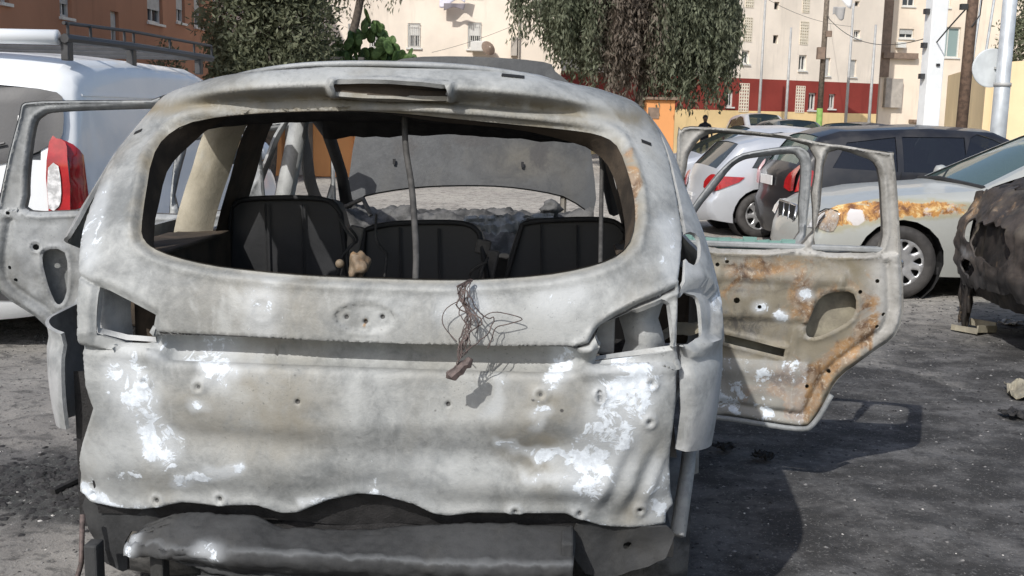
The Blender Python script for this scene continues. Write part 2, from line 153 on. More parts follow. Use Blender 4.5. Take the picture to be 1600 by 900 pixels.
def tri2d(outer, holes, step, extra=()):
    loops = [resamp(outer, step)] + [resamp(h, step*.8) for h in holes]
    pts = []; ed = []
    for L in loops:
        b = len(pts); pts += L; ed += [(b+i, b+(i+1) % len(L)) for i in range(len(L))]
    a = np.array(outer); x0, y0 = a.min(0); x1, y1 = a.max(0); g = []
    ny = int((y1-y0)/(step*.866))+1
    for j in range(ny):
        for i in range(int((x1-x0)/step)+2): g.append((x0+(i+.5*(j % 2))*step, y0+j*step*.866))
    if len(extra): g += [tuple(e) for e in extra]
    g = np.array(g); ok = pip(g, outer)
    for h in holes: ok &= ~pip(g, h)
    g = g[ok]
    if len(g):
        d = np.full(len(g), 9.)
        for L in loops: d = np.minimum(d, dpoly(g, L, True)) if len(L)*len(g) < 4e7 else d
        g = g[d > step*.35]
    pts += [tuple(p) for p in g]
    r = delaunay_2d_cdt([Vector(p) for p in pts], ed, [], 0, 1e-7)
    V = np.array([(p.x, p.y) for p in r[0]]); F = [f for f in r[2] if len(f) == 3]
    C = np.array([V[list(f)].mean(0) for f in F]); ok = pip(C, loops[0])
    for L in loops[1:]: ok &= ~pip(C, L)
    out = []
    for f, k in zip(F, ok):
        if not k: continue
        a, b, c = V[f[0]], V[f[1]], V[f[2]]; s = (b[0]-a[0])*(c[1]-a[1])-(b[1]-a[1])*(c[0]-a[0])
        if abs(s) < 1e-10: continue
        out.append(tuple(f) if s > 0 else tuple(f[::-1]))
    used = sorted({i for f in out for i in f}); m = {u: i for i, u in enumerate(used)}
    return V[used], [tuple(m[i] for i in f) for f in out]
def panel(name, outer, holes, fn, step, mat, parent=None, thick=.004, flip=False, attrs=None, loc=(0, 0, 0), rot=(0, 0, 0), extra=(), smooth=True):
    V, F = tri2d(outer, holes, step, extra)
    if flip: F = [f[::-1] for f in F]
    me = mesh(name, fn(V), F)
    for k, a in (attrs or {}).items():
        me.attributes.new(k, 'FLOAT', 'POINT').data.foreach_set('value', np.asarray(a(V), dtype=np.float32))
    o = link(name, me, mat, parent, loc, rot, smooth)
    if thick:
        s = o.modifiers.new('sheet', 'SOLIDIFY'); s.thickness = thick; s.offset = -1
        if smooth: e = o.modifiers.new('crisp', 'EDGE_SPLIT'); e.split_angle = R(75)
    return o
def contour(poly, dists, step=.012, inward=True):
    L = resamp(poly, step); n = len(L); out = []
    ar = sum(L[i][0]*L[(i+1) % n][1]-L[(i+1) % n][0]*L[i][1] for i in range(n)); sg = (1 if ar > 0 else -1)*(1 if inward else -1)
    for i in range(n):
        a, b = Vector(L[i-1]), Vector(L[(i+1) % n]); t = (b-a).normalized(); nn = Vector((-t.y, t.x))*sg
        for d in dists: out.append(tuple(Vector(L[i])+nn*d))
    return out
def circ(c, r, n=10, ry=None): return [(c[0]+r*math.cos(2*math.pi*k/n), c[1]+(ry or r)*math.sin(2*math.pi*k/n)) for k in range(n)]
def rectp(x0, z0, x1, z1): return [(x0, z0), (x1, z0), (x1, z1), (x0, z1)]
def fbm(p, k=3): return noise.fractal(Vector(p), 1.0, 2.0, k)
def instance(o, parent=None, loc=None, rz=None, label=None):
    c = o.copy(); COL.objects.link(c)
    if parent: c.parent = parent
    if loc is not None: c.location = loc
    if rz is not None: c.rotation_euler = (0, 0, rz)
    if label: c['label'] = label
    for ch in list(o.children): instance(ch, c)
    return c
# ---------------------------------------------------------------- materials
class NT:
    def __init__(s, name):
        s.m = bpy.data.materials.new(name); s.m.use_nodes = True; s.t = s.m.node_tree; s.n = s.t.nodes; s.b = s.n['Principled BSDF']
        s.tc = s.n.new('ShaderNodeTexCoord')
    def L(s, a, b): s.t.links.new(a, b)
    def inp(s, i, v):
        if hasattr(v, 'is_output') or isinstance(v, bpy.types.NodeSocket): s.L(v, i)
        elif isinstance(v, (tuple, list)) and len(v) == 3 and i.type == 'RGBA': i.default_value = (*v, 1)
        elif i.type == 'RGBA' and isinstance(v, (int, float)): i.default_value = (v, v, v, 1)
        else: i.default_value = v
    def vec(s, sc=(1, 1, 1), co='Object'):
        m = s.n.new('ShaderNodeMapping'); m.inputs['Scale'].default_value = sc; s.L(s.tc.outputs[co], m.inputs[0]); return m.outputs[0]
    def noise(s, scale, det=4, ro=.55, v=None, dist=0):
        n = s.n.new('ShaderNodeTexNoise'); n.inputs['Scale'].default_value = scale; n.inputs['Detail'].default_value = det; n.inputs['Roughness'].default_value = ro
        n.inputs['Distortion'].default_value = dist; s.L(v if v is not None else s.tc.outputs['Object'], n.inputs['Vector']); return n.outputs[0]
    def vor(s, scale, v=None, feat='F1'):
        n = s.n.new('ShaderNodeTexVoronoi'); n.feature = feat; n.inputs['Scale'].default_value = scale; s.L(v if v is not None else s.tc.outputs['Object'], n.inputs['Vector']); return n.outputs[0]
    def step(s, x, a, b):
        n = s.n.new('ShaderNodeMapRange'); n.interpolation_type = 'SMOOTHSTEP'; s.inp(n.inputs[0], x); n.inputs[1].default_value = a; n.inputs[2].default_value = b; return n.outputs[0]
    def math(s, op, a, b=0, c=0):
        n = s.n.new('ShaderNodeMath'); n.operation = op; s.inp(n.inputs[0], a); s.inp(n.inputs[1], b); s.inp(n.inputs[2], c); return n.outputs[0]
    def mix(s, f, a, b, mode='MIX'):
        n = s.n.new('ShaderNodeMix'); n.data_type = 'RGBA'; n.blend_type = mode; s.inp(n.inputs[0], f); s.inp(n.inputs[6], a); s.inp(n.inputs[7], b); return n.outputs[2]
    def attr(s, a):
        n = s.n.new('ShaderNodeAttribute'); n.attribute_name = a; return n.outputs['Fac']
    def bump(s, h, st=.3, d=.01, nrm=None):
        n = s.n.new('ShaderNodeBump'); n.inputs['Strength'].default_value = st; n.inputs['Distance'].default_value = d; s.L(h, n.inputs['Height'])
        if nrm is not None: s.L(nrm, n.inputs['Normal'])
        return n.outputs[0]
    def out(s, col, rough=.6, metal=0, nrm=None, spec=None, coat=0):
        s.inp(s.b.inputs['Base Color'], col); s.inp(s.b.inputs['Roughness'], rough); s.inp(s.b.inputs['Metallic'], metal)
        if nrm is not None: s.L(nrm, s.b.inputs['Normal'])
        if spec is not None: s.b.inputs['Specular IOR Level'].default_value = spec
        if coat: s.b.inputs['Coat Weight'].default_value = coat; s.b.inputs['Coat Roughness'].default_value = .06
        return s.m
def plain(name, c, rough=.6, metal=0, var=.15, scale=6, bump=.15, coat=0, spec=None):
    n = NT(name); f = n.noise(scale, 5); g = n.noise(scale*9, 3)
    col = n.mix(n.step(f, .35, .65), tuple(x*(1-var) for x in c), tuple(min(1, x*(1+var)) for x in c))
    return n.out(col, n.math('MULTIPLY_ADD', f, .2, rough-.1), metal, n.bump(g, bump, .004) if bump else None, spec, coat)
def burnt(name, g1=(.160, .168, .167), g2=(.372, .380, .371), tan=.30, rust=-.25, ash=-.10, dark=-.05, metal=.08, ro=.5):
    n = NT(name); st = n.vec((1, 1, .35))
    a = n.noise(2.6, 5, .6); b = n.noise(9, 5, .65, dist=.6); c = n.noise(60, 4, .7); e = n.noise(5, 6, .6, st); fine = n.noise(220, 2, .6)
    col = n.mix(n.step(n.math('ADD', n.math('MULTIPLY', b, .36), n.math('MULTIPLY_ADD', n.noise(38, 5, .7, dist=.5), .18, n.math('MULTIPLY', a, .46))), .36, .60), g1, g2)
    tm = n.math('ADD', n.math('MULTIPLY', n.step(e, .5, .72), tan), n.math('MULTIPLY', n.attr('tan'), n.step(b, .15, .6)))
    col = n.mix(n.math('MINIMUM', tm, 1.), col, (.205, .178, .125))
    gr = n.math('MULTIPLY', n.step(n.noise(4.3, 5, .6, dist=.4), .56, .66), .45)
    col = n.mix(gr, col, tuple(min(.5, x*1.22) for x in g2))
    def mask(at, amt, nz, lo=.42, hi=.62, k=.75):
        x = n.math('ADD', n.attr(at), amt) if amt else n.attr(at)
        y = n.math('MULTIPLY_ADD', n.math('SUBTRACT', nz, .5), k*2, x)
        return n.step(y, lo, hi)
    m1 = n.noise(22, 6, .7, dist=.8)
    rm = mask('rust', rust, n.noise(7, 6, .65, dist=1.), .3, .6)
    rc = n.mix(n.step(b, .35, .6), (.10, .058, .035), (.33, .20, .095)); rc = n.mix(n.step(n.noise(17, 5, .65), .45, .62), rc, (.27, .205, .145)); rc = n.mix(n.step(c, .5, .72), rc, (.42, .36, .28))
    col = n.mix(rm, col, rc)
    dm = mask('soot_shade', dark, m1, .3, .7, .5)
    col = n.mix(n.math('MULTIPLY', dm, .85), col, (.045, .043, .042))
    spk = n.math('MULTIPLY', n.step(n.noise(95, 4, .75), .60, .68), n.math('MULTIPLY', n.step(a, .45, .65), .5)); col = n.mix(spk, col, tuple(x*.42 for x in g1)); scr = n.math('MULTIPLY', n.step(n.noise(30, 5, .7, n.vec((1, 1, .12))), .6, .70), .16); col = n.mix(scr, col, tuple(min(.6, x*1.3) for x in g2))
    col = n.mix(n.math('MULTIPLY', n.step(n.attr('ash'), .02, .7), .55), col, (.53, .555, .575))
    m2 = n.math('ADD', n.math('MULTIPLY', m1, .55), n.math('MULTIPLY', n.noise(6, 5, .65, dist=.5), .45))
    am = mask('ash', ash, m2, .46, .60, 1.7)
    ac = n.mix(n.step(c, .4, .65), (.56, .60, .64), (.70, .75, .80))
    col = n.mix(am, col, ac)
    h = n.math('ADD', n.math('MULTIPLY', b, .16), n.math('ADD', n.math('MULTIPLY', c, .38), n.math('ADD', n.math('MULTIPLY', am, .22), n.math('MULTIPLY', rm, .15))))
    n1 = n.bump(h, .35, .009); n2 = n.bump(fine, .25, .002, n1)
    return n.out(col, n.math('MULTIPLY_ADD', c, .25, ro), metal, n2, .4)
def paint(name, c, metal=.5, rough=.28, dirt=.12, rusty=False):
    n = NT(name); d = n.step(n.noise(3, 6, .65), .4, .75); f = n.noise(25, 4, .6)
    col = n.mix(n.math('MULTIPLY', d, dirt*2), c, (.25, .23, .2))
    ro = n.math('MULTIPLY_ADD', d, .18, rough)
    if rusty:
        w = n.noise(7, 6, .7, dist=.8)
        m = n.step(n.math('MULTIPLY_ADD', n.math('SUBTRACT', w, .5), 1.5, n.attr('rust')), .4, .6)
        g2_ = n.noise(9, 6, .7, dist=.6); rc = n.mix(n.step(g2_, .38, .52), (.14, .055, .02), (.46, .23, .06)); rc = n.mix(n.step(g2_, .52, .62), rc, (.66, .50, .24)); rc = n.mix(n.step(n.noise(6, 5, .6), .56, .64), rc, (.52, .46, .44)); rc = n.mix(n.math('MULTIPLY', n.step(f, .5, .7), .5), rc, (.22, .10, .04))
        col = n.mix(m, col, rc); ro = n.mix(m, ro, .75)
        halo = n.step(n.math('MULTIPLY_ADD', n.math('SUBTRACT', w, .5), .6, n.attr('rust')), .12, .4)
        col = n.mix(n.math('MULTIPLY', n.math('SUBTRACT', halo, m), .55), col, (.38, .34, .17))
        am = n.step(n.math('MULTIPLY_ADD', n.math('SUBTRACT', w, .5), .8, n.attr('ash')), .4, .5); col = n.mix(am, col, (.6, .57, .56)); ro = n.mix(am, ro, .8)
        metal = n.math('MULTIPLY', n.math('SUBTRACT', 1., m), metal)
    return n.out(col, ro, metal, n.bump(n.noise(30, 3), .03, .004), None, .4)
def glass(name, c=(.03, .04, .04), tr=.35):
    n = NT(name); n.out(c, .06, 0, n.bump(n.noise(2.5, 3), .04, .02)); t = n.n.new('ShaderNodeBsdfTransparent'); m = n.n.new('ShaderNodeMixShader')
    t.inputs[0].default_value = (.75, .85, .82, 1); m.inputs[0].default_value = tr
    n.L(n.b.outputs[0], m.inputs[1]); n.L(t.outputs[0], m.inputs[2]); n.L(m.outputs[0], n.n['Material Output'].inputs[0]); return n.m
M = {}
M['burnt'] = burnt('burnt_body_metal')
M['bonnet'] = burnt('smoky_bonnet_paint', (.036, .038, .040), (.066, .069, .071), .10, -2, -2, 0, 0)
M['pillar_tan'] = burnt('scorched_primer', (.36, .325, .25), (.52, .475, .375), .3, .05, -2, .05)
M['burnt_dark'] = burnt('sooty_metal', (.07, .065, .06), (.16, .15, .135), .5, 0, 0, .15)
M['burnt_tan'] = burnt('tan_scorched_metal', (.20, .18, .14), (.36, .33, .25), .8, .05)
M['burnt_rusty'] = burnt('rusty_scorched_metal', (.17, .162, .145), (.38, .372, .35), .2, .02, .03, .06)
M['burnt_clean'] = burnt('bleached_grey_metal', (.15, .158, .162), (.33, .342, .345), .2, -.6, -.2)
M['fender'] = burnt('pale_bleached_metal', (.20, .208, .21), (.41, .42, .415), .25, -.6, -.1)
M['char'] = plain('charred_black', (.018, .017, .017), .75, 0, .4, 20, .5)
M['char_seat'] = plain('charred_seat_board', (.016, .0165, .018), .5, 0, .2, 8, .1)
M['char_grey'] = plain('charred_ash_grey', (.085, .083, .08), .8, 0, .55, 14, .8)
M['melt'] = burnt('melted_bumper', (.018, .0185, .019), (.046, .047, .048), .05, -2, -.22, 0., 0, .68)
M['inner'] = plain('brown_soot', (.045, .033, .022), .8, 0, .5, 9, .4)
M['black'] = plain('black_rubber', (.022, .022, .023), .75, 0, .25, 12, .25)
M['tyre'] = plain('tyre_rubber', (.045, .042, .04), .8, 0, .3, 10, .3)
M['plastic'] = plain('dark_plastic', (.04, .04, .042), .5, 0, .2, 10, .1)
M['rim'] = plain('wheel_alloy', (.48, .48, .48), .35, .6, .15, 12, .05)
M['chrome'] = plain('chrome_trim', (.62, .62, .62), .18, .9, .05, 8, 0)
M['glass'] = glass('car_glass', (.02, .03, .032), .35)
M['glass_green'] = glass('green_windscreen', (.10, .15, .14), .25)
M['glass_dark'] = glass('tinted_glass', (.05, .056, .058), .08)
M['glass_black'] = glass('black_tinted_glass', (.012, .014, .02), .06)
M['glass_shard'] = glass('broken_glass', (.25, .42, .38), .4)
M['red'] = plain('red_lens', (.34, .010, .014), .15, 0, .15, 20, 0, .6)
M['clear'] = plain('clear_lens', (.62, .62, .62), .15, 0, .3, 30, 0, .6)
M['hole'] = plain('dark_opening', (.008, .008, .008), .9, 0, 0, 5, 0)
M['white'] = paint('white_van_paint', (.78, .80, .81), 0, .3, .03)
M['silver'] = paint('silver_paint', (.53, .55, .58), .35, .3, .06)
M['sedan'] = paint('grey_silver_paint', (.44, .45, .42), .25, .35, .12, True)
M['darkcar'] = paint('dark_grey_paint', (.010, .010, .013), 0, .42, .03)
M['bluecar'] = paint('blue_paint', (.02, .035, .15), .2, .25, .05)
M['greycar'] = paint('grey_green_paint', (.12, .135, .14), .3, .3, .08)
M['plate'] = plain('plate_white', (.7, .7, .68), .4, 0, .05, 8, 0)
M['wire'] = plain('burnt_wire', (.10, .075, .068), .7, .2, .4, 60, .1)
M['wire_grey'] = plain('grey_strap', (.055, .053, .05), .8, 0, .3, 40, .2)
M['lump'] = burnt('rusty_melted_lump', (.06, .045, .033), (.20, .15, .10), .5, .35, -.1)
M['bone'] = plain('bare_alloy_lump', (.5, .47, .42), .7, 0, .4, 30, .6)
# ---------------------------------------------------------------- burnt-out people carrier in the foreground
car = empty('burnt_out_car', (-.355, 2.58, 0), R(-2.8), 'burnt-out grey people carrier seen from behind with its doors open and its bonnet raised', 'burnt car')
P_ = np.array
def strokes(key, pad=1.0):
    def f(V):
        r = np.zeros(len(V)); V = V+np.array([(.022*noise.noise(Vector((a*11, b*11, 3)))+.014*noise.noise(Vector((a*31, b*31, 4))), .022*noise.noise(Vector((a*11, b*11, 13)))+.014*noise.noise(Vector((a*31, b*31, 14)))) for a, b in V])
        for s0, z0, s1, z1, rad, wt in G[key]:
            d = dseg(V, (s0, z0), (s1, z1)); r = np.maximum(r, wt*.72*np.clip(1.35-d/(rad*1.35), 0, 1))
        return r
    return f
def sstep(a, b, x): t = np.clip((x-a)/(b-a), 0, 1); return t*t*(3-2*t)
def tg_disp(V):           # how far the sheet metal stands out (+) or is pressed in (-)
    s, z = V[:, 0], V[:, 1]; d = np.zeros(len(V))
    low = 1-sstep(.84, .9, z)
    nz = np.array([noise.noise(Vector((a*3.1, b*4.2, 1.7))) for a, b in V]); n2 = np.array([noise.noise(Vector((a*8, b*9, 5.2))) for a, b in V])
    d += low*(.008*nz+.003*n2) + (1-low)*(.002*nz+.001*n2)
    rt = np.exp(-((s-.46)/.22)**2-((z-.66)/.07)**2); d -= .022*rt
    d += .016*np.exp(-((s-.50)/.2)**2-((z-.585)/.035)**2)
    d += .012*np.exp(-((s+.45)/.25)**2-((z-.60)/.05)**2) - .012*np.exp(-((s+.38)/.2)**2-((z-.70)/.04)**2)
    d += .004*np.exp(-((z-.735-.02*np.sin(s*4))/.025)**2)*sstep(.55, .4, np.abs(s)) - .008*np.exp(-((z-.665)/.035)**2)*sstep(.5, .3, np.abs(s))
    d -= .012*np.exp(-((s+.02)/.1)**2-((z-.58)/.08)**2)
    for k in range(5):   # buckles in the lower right corner
        d += .006*np.exp(-((s-.60-.03*k-(z-.6)*.4)/.012)**2)*np.exp(-((z-.60)/.09)**2)*(-1)**k
    # ragged turned-in lower edge
    eb = dpoly(V, G['tg_outer'][18:42]); d -= .05*(1-sstep(0, .035, eb)) * (z < .62)
    lip = np.exp(-((eb-.035)/.018)**2)*(z < .6); d += .010*lip
    eo = dpoly(V, G['tg_outer'][9:19]); d -= .012*(1-sstep(0, .010, eo))
    el = dpoly(V, [G['tg_outer'][i] for i in range(41, 52)]); d -= .012*(1-sstep(0, .010, el))
    # creases
    for key, wd, dp in (('creaseM', .0035, -.009), ('creaseR', .004, -.009)):
        d += dp*np.exp(-(dpoly(V, G[key])/wd)**2)
    d += .006*np.exp(-((dpoly(V, G['creaseR'])-.014)/.006)**2)
    mir = [(-a, b) for a, b in G['creaseR']]; d += -.008*np.exp(-(dpoly(V, mir)/.005)**2)
    # recess under the crease (over the plate)
    inner = sstep(.55, .47, np.abs(s+.01)); zc = .945; d += -.042*inner*sstep(zc+.001, zc-.009, z)*(1-sstep(.028, .085, (zc-z)))
    # moulded bar under the lamp openings
    B = G['bar']; d += .017*np.exp(-(dpoly(V, B[:3])/.017)**2) + .017*np.exp(-(dpoly(V, B[4:])/.017)**2)
    # lamp opening rims sunk
    for k in ('tg_lampL', 'tg_lampR'): d -= .012*(1-sstep(0, .02, dpoly(V, G[k], True)))
    # window flange
    ew = dpoly(V, G['tg_win'], True); d += -.012*(1-sstep(.004, .02, ew)) + .006*np.exp(-((ew-.028)/.009)**2)
    # fixing bosses
    for b in G['boss']+G['boss2']:
        q = np.hypot(s-b[0], z-b[1]); d += .0035*np.exp(-((q-.015)/.005)**2)+.004*np.exp(-(q/.02)**2)-.010*np.exp(-(q/.005)**2)
    for b in G['hole']:
        q = np.hypot(s-b[0], z-b[1]); d -= .012*np.exp(-(q/.005)**2)
    e = G['emblem'][0]; q = np.hypot((s-e[0])/.078, (z-e[1])/.036); d -= .007*(1-sstep(.86, 1.0, q)); d += .0035*np.exp(-((q-1.04)/.05)**2)
    e = G['ring'][0]; q = np.hypot(s-e[0], z-e[1]); d += .003*np.exp(-((q-.03)/.007)**2)
    # raised housing of the high brake light
    bx = np.array(G['slotbox']); ins = pip(V, G['slotbox']); db = dpoly(V, G['slotbox'], True)
    d += np.where(ins, .026*sstep(-.002, .022, db), 0)
    ds = dpoly(V, G['slot'], True); d -= .006*(1-sstep(.002, .010, ds))
    return d
def shellmap(disp=None, off=0.):
    def f(V):
        D = disp(V) if disp is not None else np.zeros(len(V)); out = []
        for (s, z), d in zip(V, D):
            p = Vector(shell(s, z)); e = .004
            n = (Vector(shell(s+e, z))-Vector(shell(s-e, z))).cross(Vector(shell(s, z+e))-Vector(shell(s, z-e))).normalized()
            out.append(p+n*(d+off))
        return out
    return f
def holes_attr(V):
    r = strokes('soot_shade')(V)
    for b in G['hole']: r = np.maximum(r, 1.6*np.clip(1.3-np.hypot(*(V-P_(b)).T)/.006, 0, 1))  # shade inside holes and boss centres painted in as dark dots
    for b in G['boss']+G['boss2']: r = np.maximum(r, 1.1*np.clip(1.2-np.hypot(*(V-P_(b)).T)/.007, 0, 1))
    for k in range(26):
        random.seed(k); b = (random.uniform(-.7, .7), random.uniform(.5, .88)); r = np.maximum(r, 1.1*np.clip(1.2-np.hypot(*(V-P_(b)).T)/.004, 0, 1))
    r = np.maximum(r, 1.5*np.exp(-(dpoly(V, G['creaseM'])/.0035)**2)); r = np.maximum(r, 1.2*np.exp(-(dpoly(V, G['creaseR'])/.0035)**2)); r = np.maximum(r, .5*np.exp(-(dpoly(V, G['tg_outer'], True)/.008)**2)); r = np.maximum(r, .45*np.exp(-(dpoly(V, G['slotbox'], True)/.006)**2))  # shade in the creases painted in as dark lines; outer edge is grime
    e = G['emblem'][0]; q = np.hypot((V[:, 0]-e[0])/.078, (V[:, 1]-e[1])/.036); r = np.maximum(r, .55*np.exp(-((q-.93)/.06)**2))  # dark rim painted in to bring out the emblem relief
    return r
def ash_attr(V):
    r = strokes('ash')(V)
    for b in G['boss']: r = np.maximum(r, .30*np.exp(-((np.hypot(*(V-P_(b)).T)-.018)/.006)**2))
    eb = dpoly(V, G['tg_outer'][18:42]); r = np.maximum(r, .5*np.exp(-((eb-.028)/.012)**2)*(V[:, 1] < .6))
    return r
def tan_attr(V):
    r = strokes('tan')(V); ze = V[:, 1]+.11*sstep(1.35, 1.5, V[:, 1])*np.minimum(np.abs(V[:, 0]), .62)**2
    r = np.maximum(r, .95*np.exp(-((ze-1.535)/.024)**2)); ew = dpoly(V, crom(G['tg_win'], 2), True)
    return np.maximum(r, .8*np.exp(-(ew/.022)**2)*(.5+.5*sstep(1.15, 1.25, V[:, 1])))
# interior points get denser around the fine details
ex = []
ex += contour(crom(G['tg_win'], 3), (.006, .012, .018, .024, .030, .037), .011, False) + contour(crom(G['tg_outer'], 2), (.004, .009, .016, .025, .035, .046), .011)
for k_ in ('tg_lampL', 'tg_lampR'): ex += contour(G[k_], (.006, .012, .018, .024), .010, False)
ex += contour(G['slotbox'], (-.004, .004, .011, .018, .024), .010) + contour(crom(G['slot'], 2), (.004, .009), .010, False)
for z_ in np.arange(1.478, 1.625, .0075):
    for s_ in np.arange(-.74, .74, .013):
        q_ = z_-.11*min(abs(s_), .62)**2; ex.append((s_+.004*math.sin(z_*900), q_))
random.seed(3)
for b in G['boss']+G['boss2']+G['hole']+G['emblem']+G['ring']:
    for rr in (.0035, .008, .013, .018, .025):
        ex += circ(b, rr, 12)
for key in ('creaseM', 'creaseR'):
    L = crom(G[key], 12, False)
    for o_ in (-.018, -.013, -.009, -.006, -.003, 0., .003, .006, .009, .014): ex += [(a, b+o_) for a, b in L] + ([(-a, b+o_) for a, b in L] if key == 'creaseR' else [])
L = [(x*.01, 0) for x in range(-50, 50)]
for o_ in (.947, .941, .935, .929): ex += [(a, o_) for a, _ in L]
tg = panel('tailgate', crom(G['tg_outer'], 2), [crom(G['tg_win'], 3), G['tg_lampL'], G['tg_lampR'], crom(G['slot'], 2)], shellmap(tg_disp), .0095, M['burnt'], car, .012,
      attrs=dict(ash=ash_attr, tan=tan_attr, rust=strokes('rust'), soot_shade=holes_attr), extra=ex)
# the inner skin of the tailgate round the window and behind the lamps
V_ = lambda k, off: [(a, b) for a, b in G[k]]
def offpoly(poly, d):
    c = P_(poly).mean(0); return [tuple(c+(P_(p)-c)*(1+d/np.hypot(*(P_(p)-c)))) for p in poly]
wo = offpoly(crom(G['tg_win'], 2), .055); wi = offpoly(crom(G['tg_win'], 2), -.003)
def rim(name, outer, inner, o0, o1, mat, n):
    mb = MB(); L = len(inner); a = shellmap(None, o0)(P_(inner)); b = shellmap(None, o1)(P_(outer)); mb.add(list(a)+list(b), [(i, (i+1) % L, L+(i+1) % L, L+i) for i in range(L)])
    return mb.build(name, mat, tg, smooth=True)
rim('window_return_flange', offpoly(crom(G['tg_win'], 2), -.006), crom(G['tg_win'], 2), -.006, -.075, M['inner'], 1)
for k in ('tg_lampL', 'tg_lampR'): rim('lamp_return_flange', offpoly(G[k], -.002), G[k], -.012, -.026, M['fender'], 1)
so_ = crom(G['slot'], 2); rim('slot_recess', offpoly(so_, -.002), so_, .012, -.03, M['inner'], 1)
panel('slot_back', offpoly(so_, .02), [], shellmap(None, -.032), .03, M['hole'], tg, 0)
panel('inner_skin', [(-.70, .50), (.70, .50), (.72, .84), (.70, .87), (-.70, .87), (-.69, .84)], [], shellmap(None, -.09), .05, M['inner'], tg, .004)
# box sections seen through the lamp openings
mb = MB(); mb.box((.56, .155, .985), (.10, .05, .16)); mb.build('lamp_bracket', M['burnt_rusty'], tg, bevel=.008)
mb = MB(); mb.grid(6, 6, lambda u, v: (.63+u*.10+.01*math.sin(v*9), .17-.05*math.sin(u*3)+.012*math.sin(v*14), .90+v*.19)); mb.build('lamp_liner', M['fender'], tg, smooth=True)
mb = MB(); mb.grid(6, 6, lambda u, v: (-.74+u*.105, .16-.05*math.sin(u*3)+.006*math.sin(v*11), .89+v*.2)); mb.build('lamp_liner', M['fender'], tg, smooth=True)
mb = MB(); mb.box((-.58, .2, .96), (.12, .03, .2)); mb.box((.42, .2, .97), (.16, .03, .2)); mb.build('inner_brace', M['inner'], tg)
# three slits in the spoiler and posts
for px in ((.30, .36, 1.598, 1.594), (.685, .72, 1.435, 1.425), (-.735, -.70, 1.425, 1.435)):
    panel('slit', [(px[0], px[2]-.004), (px[1], px[3]-.004), (px[1], px[3]+.004), (px[0], px[2]+.004)], [], shellmap(tg_disp, .002), .02, M['hole'], tg, 0)
# ---- quarter panels and body sides
def SS(y, z): return side_s(y, z)
def side_outline(right=True):
    o = [(.790, .675), (.800, .78), (.785, .90), (.785, .925)] if right else [(.80, .675), (.80, .80), (.80, .925)]
    if right: o += [(.785, 1.10), (.81, 1.218), (.812, 1.30), (.80, 1.444), (.735, 1.535)]
    else: o += [(SS(.40, .945), .945), (SS(.47, 1.0), 1.0), (SS(.48, 1.08), 1.08), (.86, 1.16), (.83, 1.20), (.82, 1.30), (.80, 1.444), (.735, 1.535)]
    for y, z in ((.62, 1.555), (1.0, 1.562), (1.5, 1.562), (2.12, 1.55), (2.5, 1.46), (3.0, 1.23), (3.42, 1.03), (3.55, .99), (3.9, .9), (4.12, .78), (4.18, .5), (4.12, .28)): o.append((SS(y, z), z))
    for k in range(0, 9):
        t = math.pi*k/8; o.append((SS(3.45+.37*math.cos(t), .30+.37*math.sin(t)), .30+.37*math.sin(t)))
    o.append((SS(3.0, .27), .27)); o.append((SS(1.25, .27), .27))
    for k in range(0, 7):
        t = math.pi*k/8; o.append((SS(.76+.40*math.cos(t), .30+.40*math.sin(t)), .30+.40*math.sin(t)))
    o.append((SS(.40, .63), .63))
    return o
def dor(pts): return [(SS(y, z), z) for y, z in pts]
HR = [dor([(.46, 1.12), (1.17, 1.12), (1.15, 1.47), (.66, 1.47), (.50, 1.36)]),
      dor([(1.32, 1.0), (1.34, 1.40), (1.40, 1.50), (2.05, 1.515), (2.09, 1.0), (2.06, .36), (1.5, .36), (1.42, .58), (1.33, .74)]),
      dor([(2.22, .36), (2.20, 1.0), (2.17, 1.50), (2.24, 1.50), (2.55, 1.385), (3.12, 1.06), (3.16, .98), (3.12, .36)])]
qa = dict(ash=lambda V: np.maximum(strokes('ash')(V*P_([1, 1])), .6*np.exp(-((V[:, 0]-1.0)/.08)**2)*(V[:, 1] > 1.0)), soot_shade=lambda V: 1.2*sstep(1.5, 2.0, V[:, 0])*(V[:, 1] > .98))
qr = panel('quarter_panel', side_outline(True), [crom(G['q_lampR'], 2), crom(G['q_holeR'], 2)]+HR,
      shellmap(lambda V: -.022*(pip(V, G['q_lampRo'])*sstep(0, .012, dpoly(V, G['q_lampRo'], True))) + .004*np.exp(-((dpoly(V, G['q_lampRo'], True))/.008)**2)
               - .02*(1-sstep(0, .022, dpoly(V, [(.790, .675), (.800, .78), (.785, .90), (.785, .925)]))) + .003*np.array([noise.noise(Vector((a*5, b*6, 2))) for a, b in V]), 0), .020, M['fender'], car, .010, attrs=qa)
ql = panel('quarter_panel', [(-a, b) for a, b in side_outline(False)][::-1], [[(-a, b) for a, b in h] for h in HR], shellmap(), .03, M['fender'], car, .010,
      attrs=dict(tan=lambda V: np.where(V[:, 0] > -2.6, 0, .5), soot_shade=lambda V: 1.2*sstep(2.4, 2.8, -V[:, 0])*(V[:, 1] > .98)))
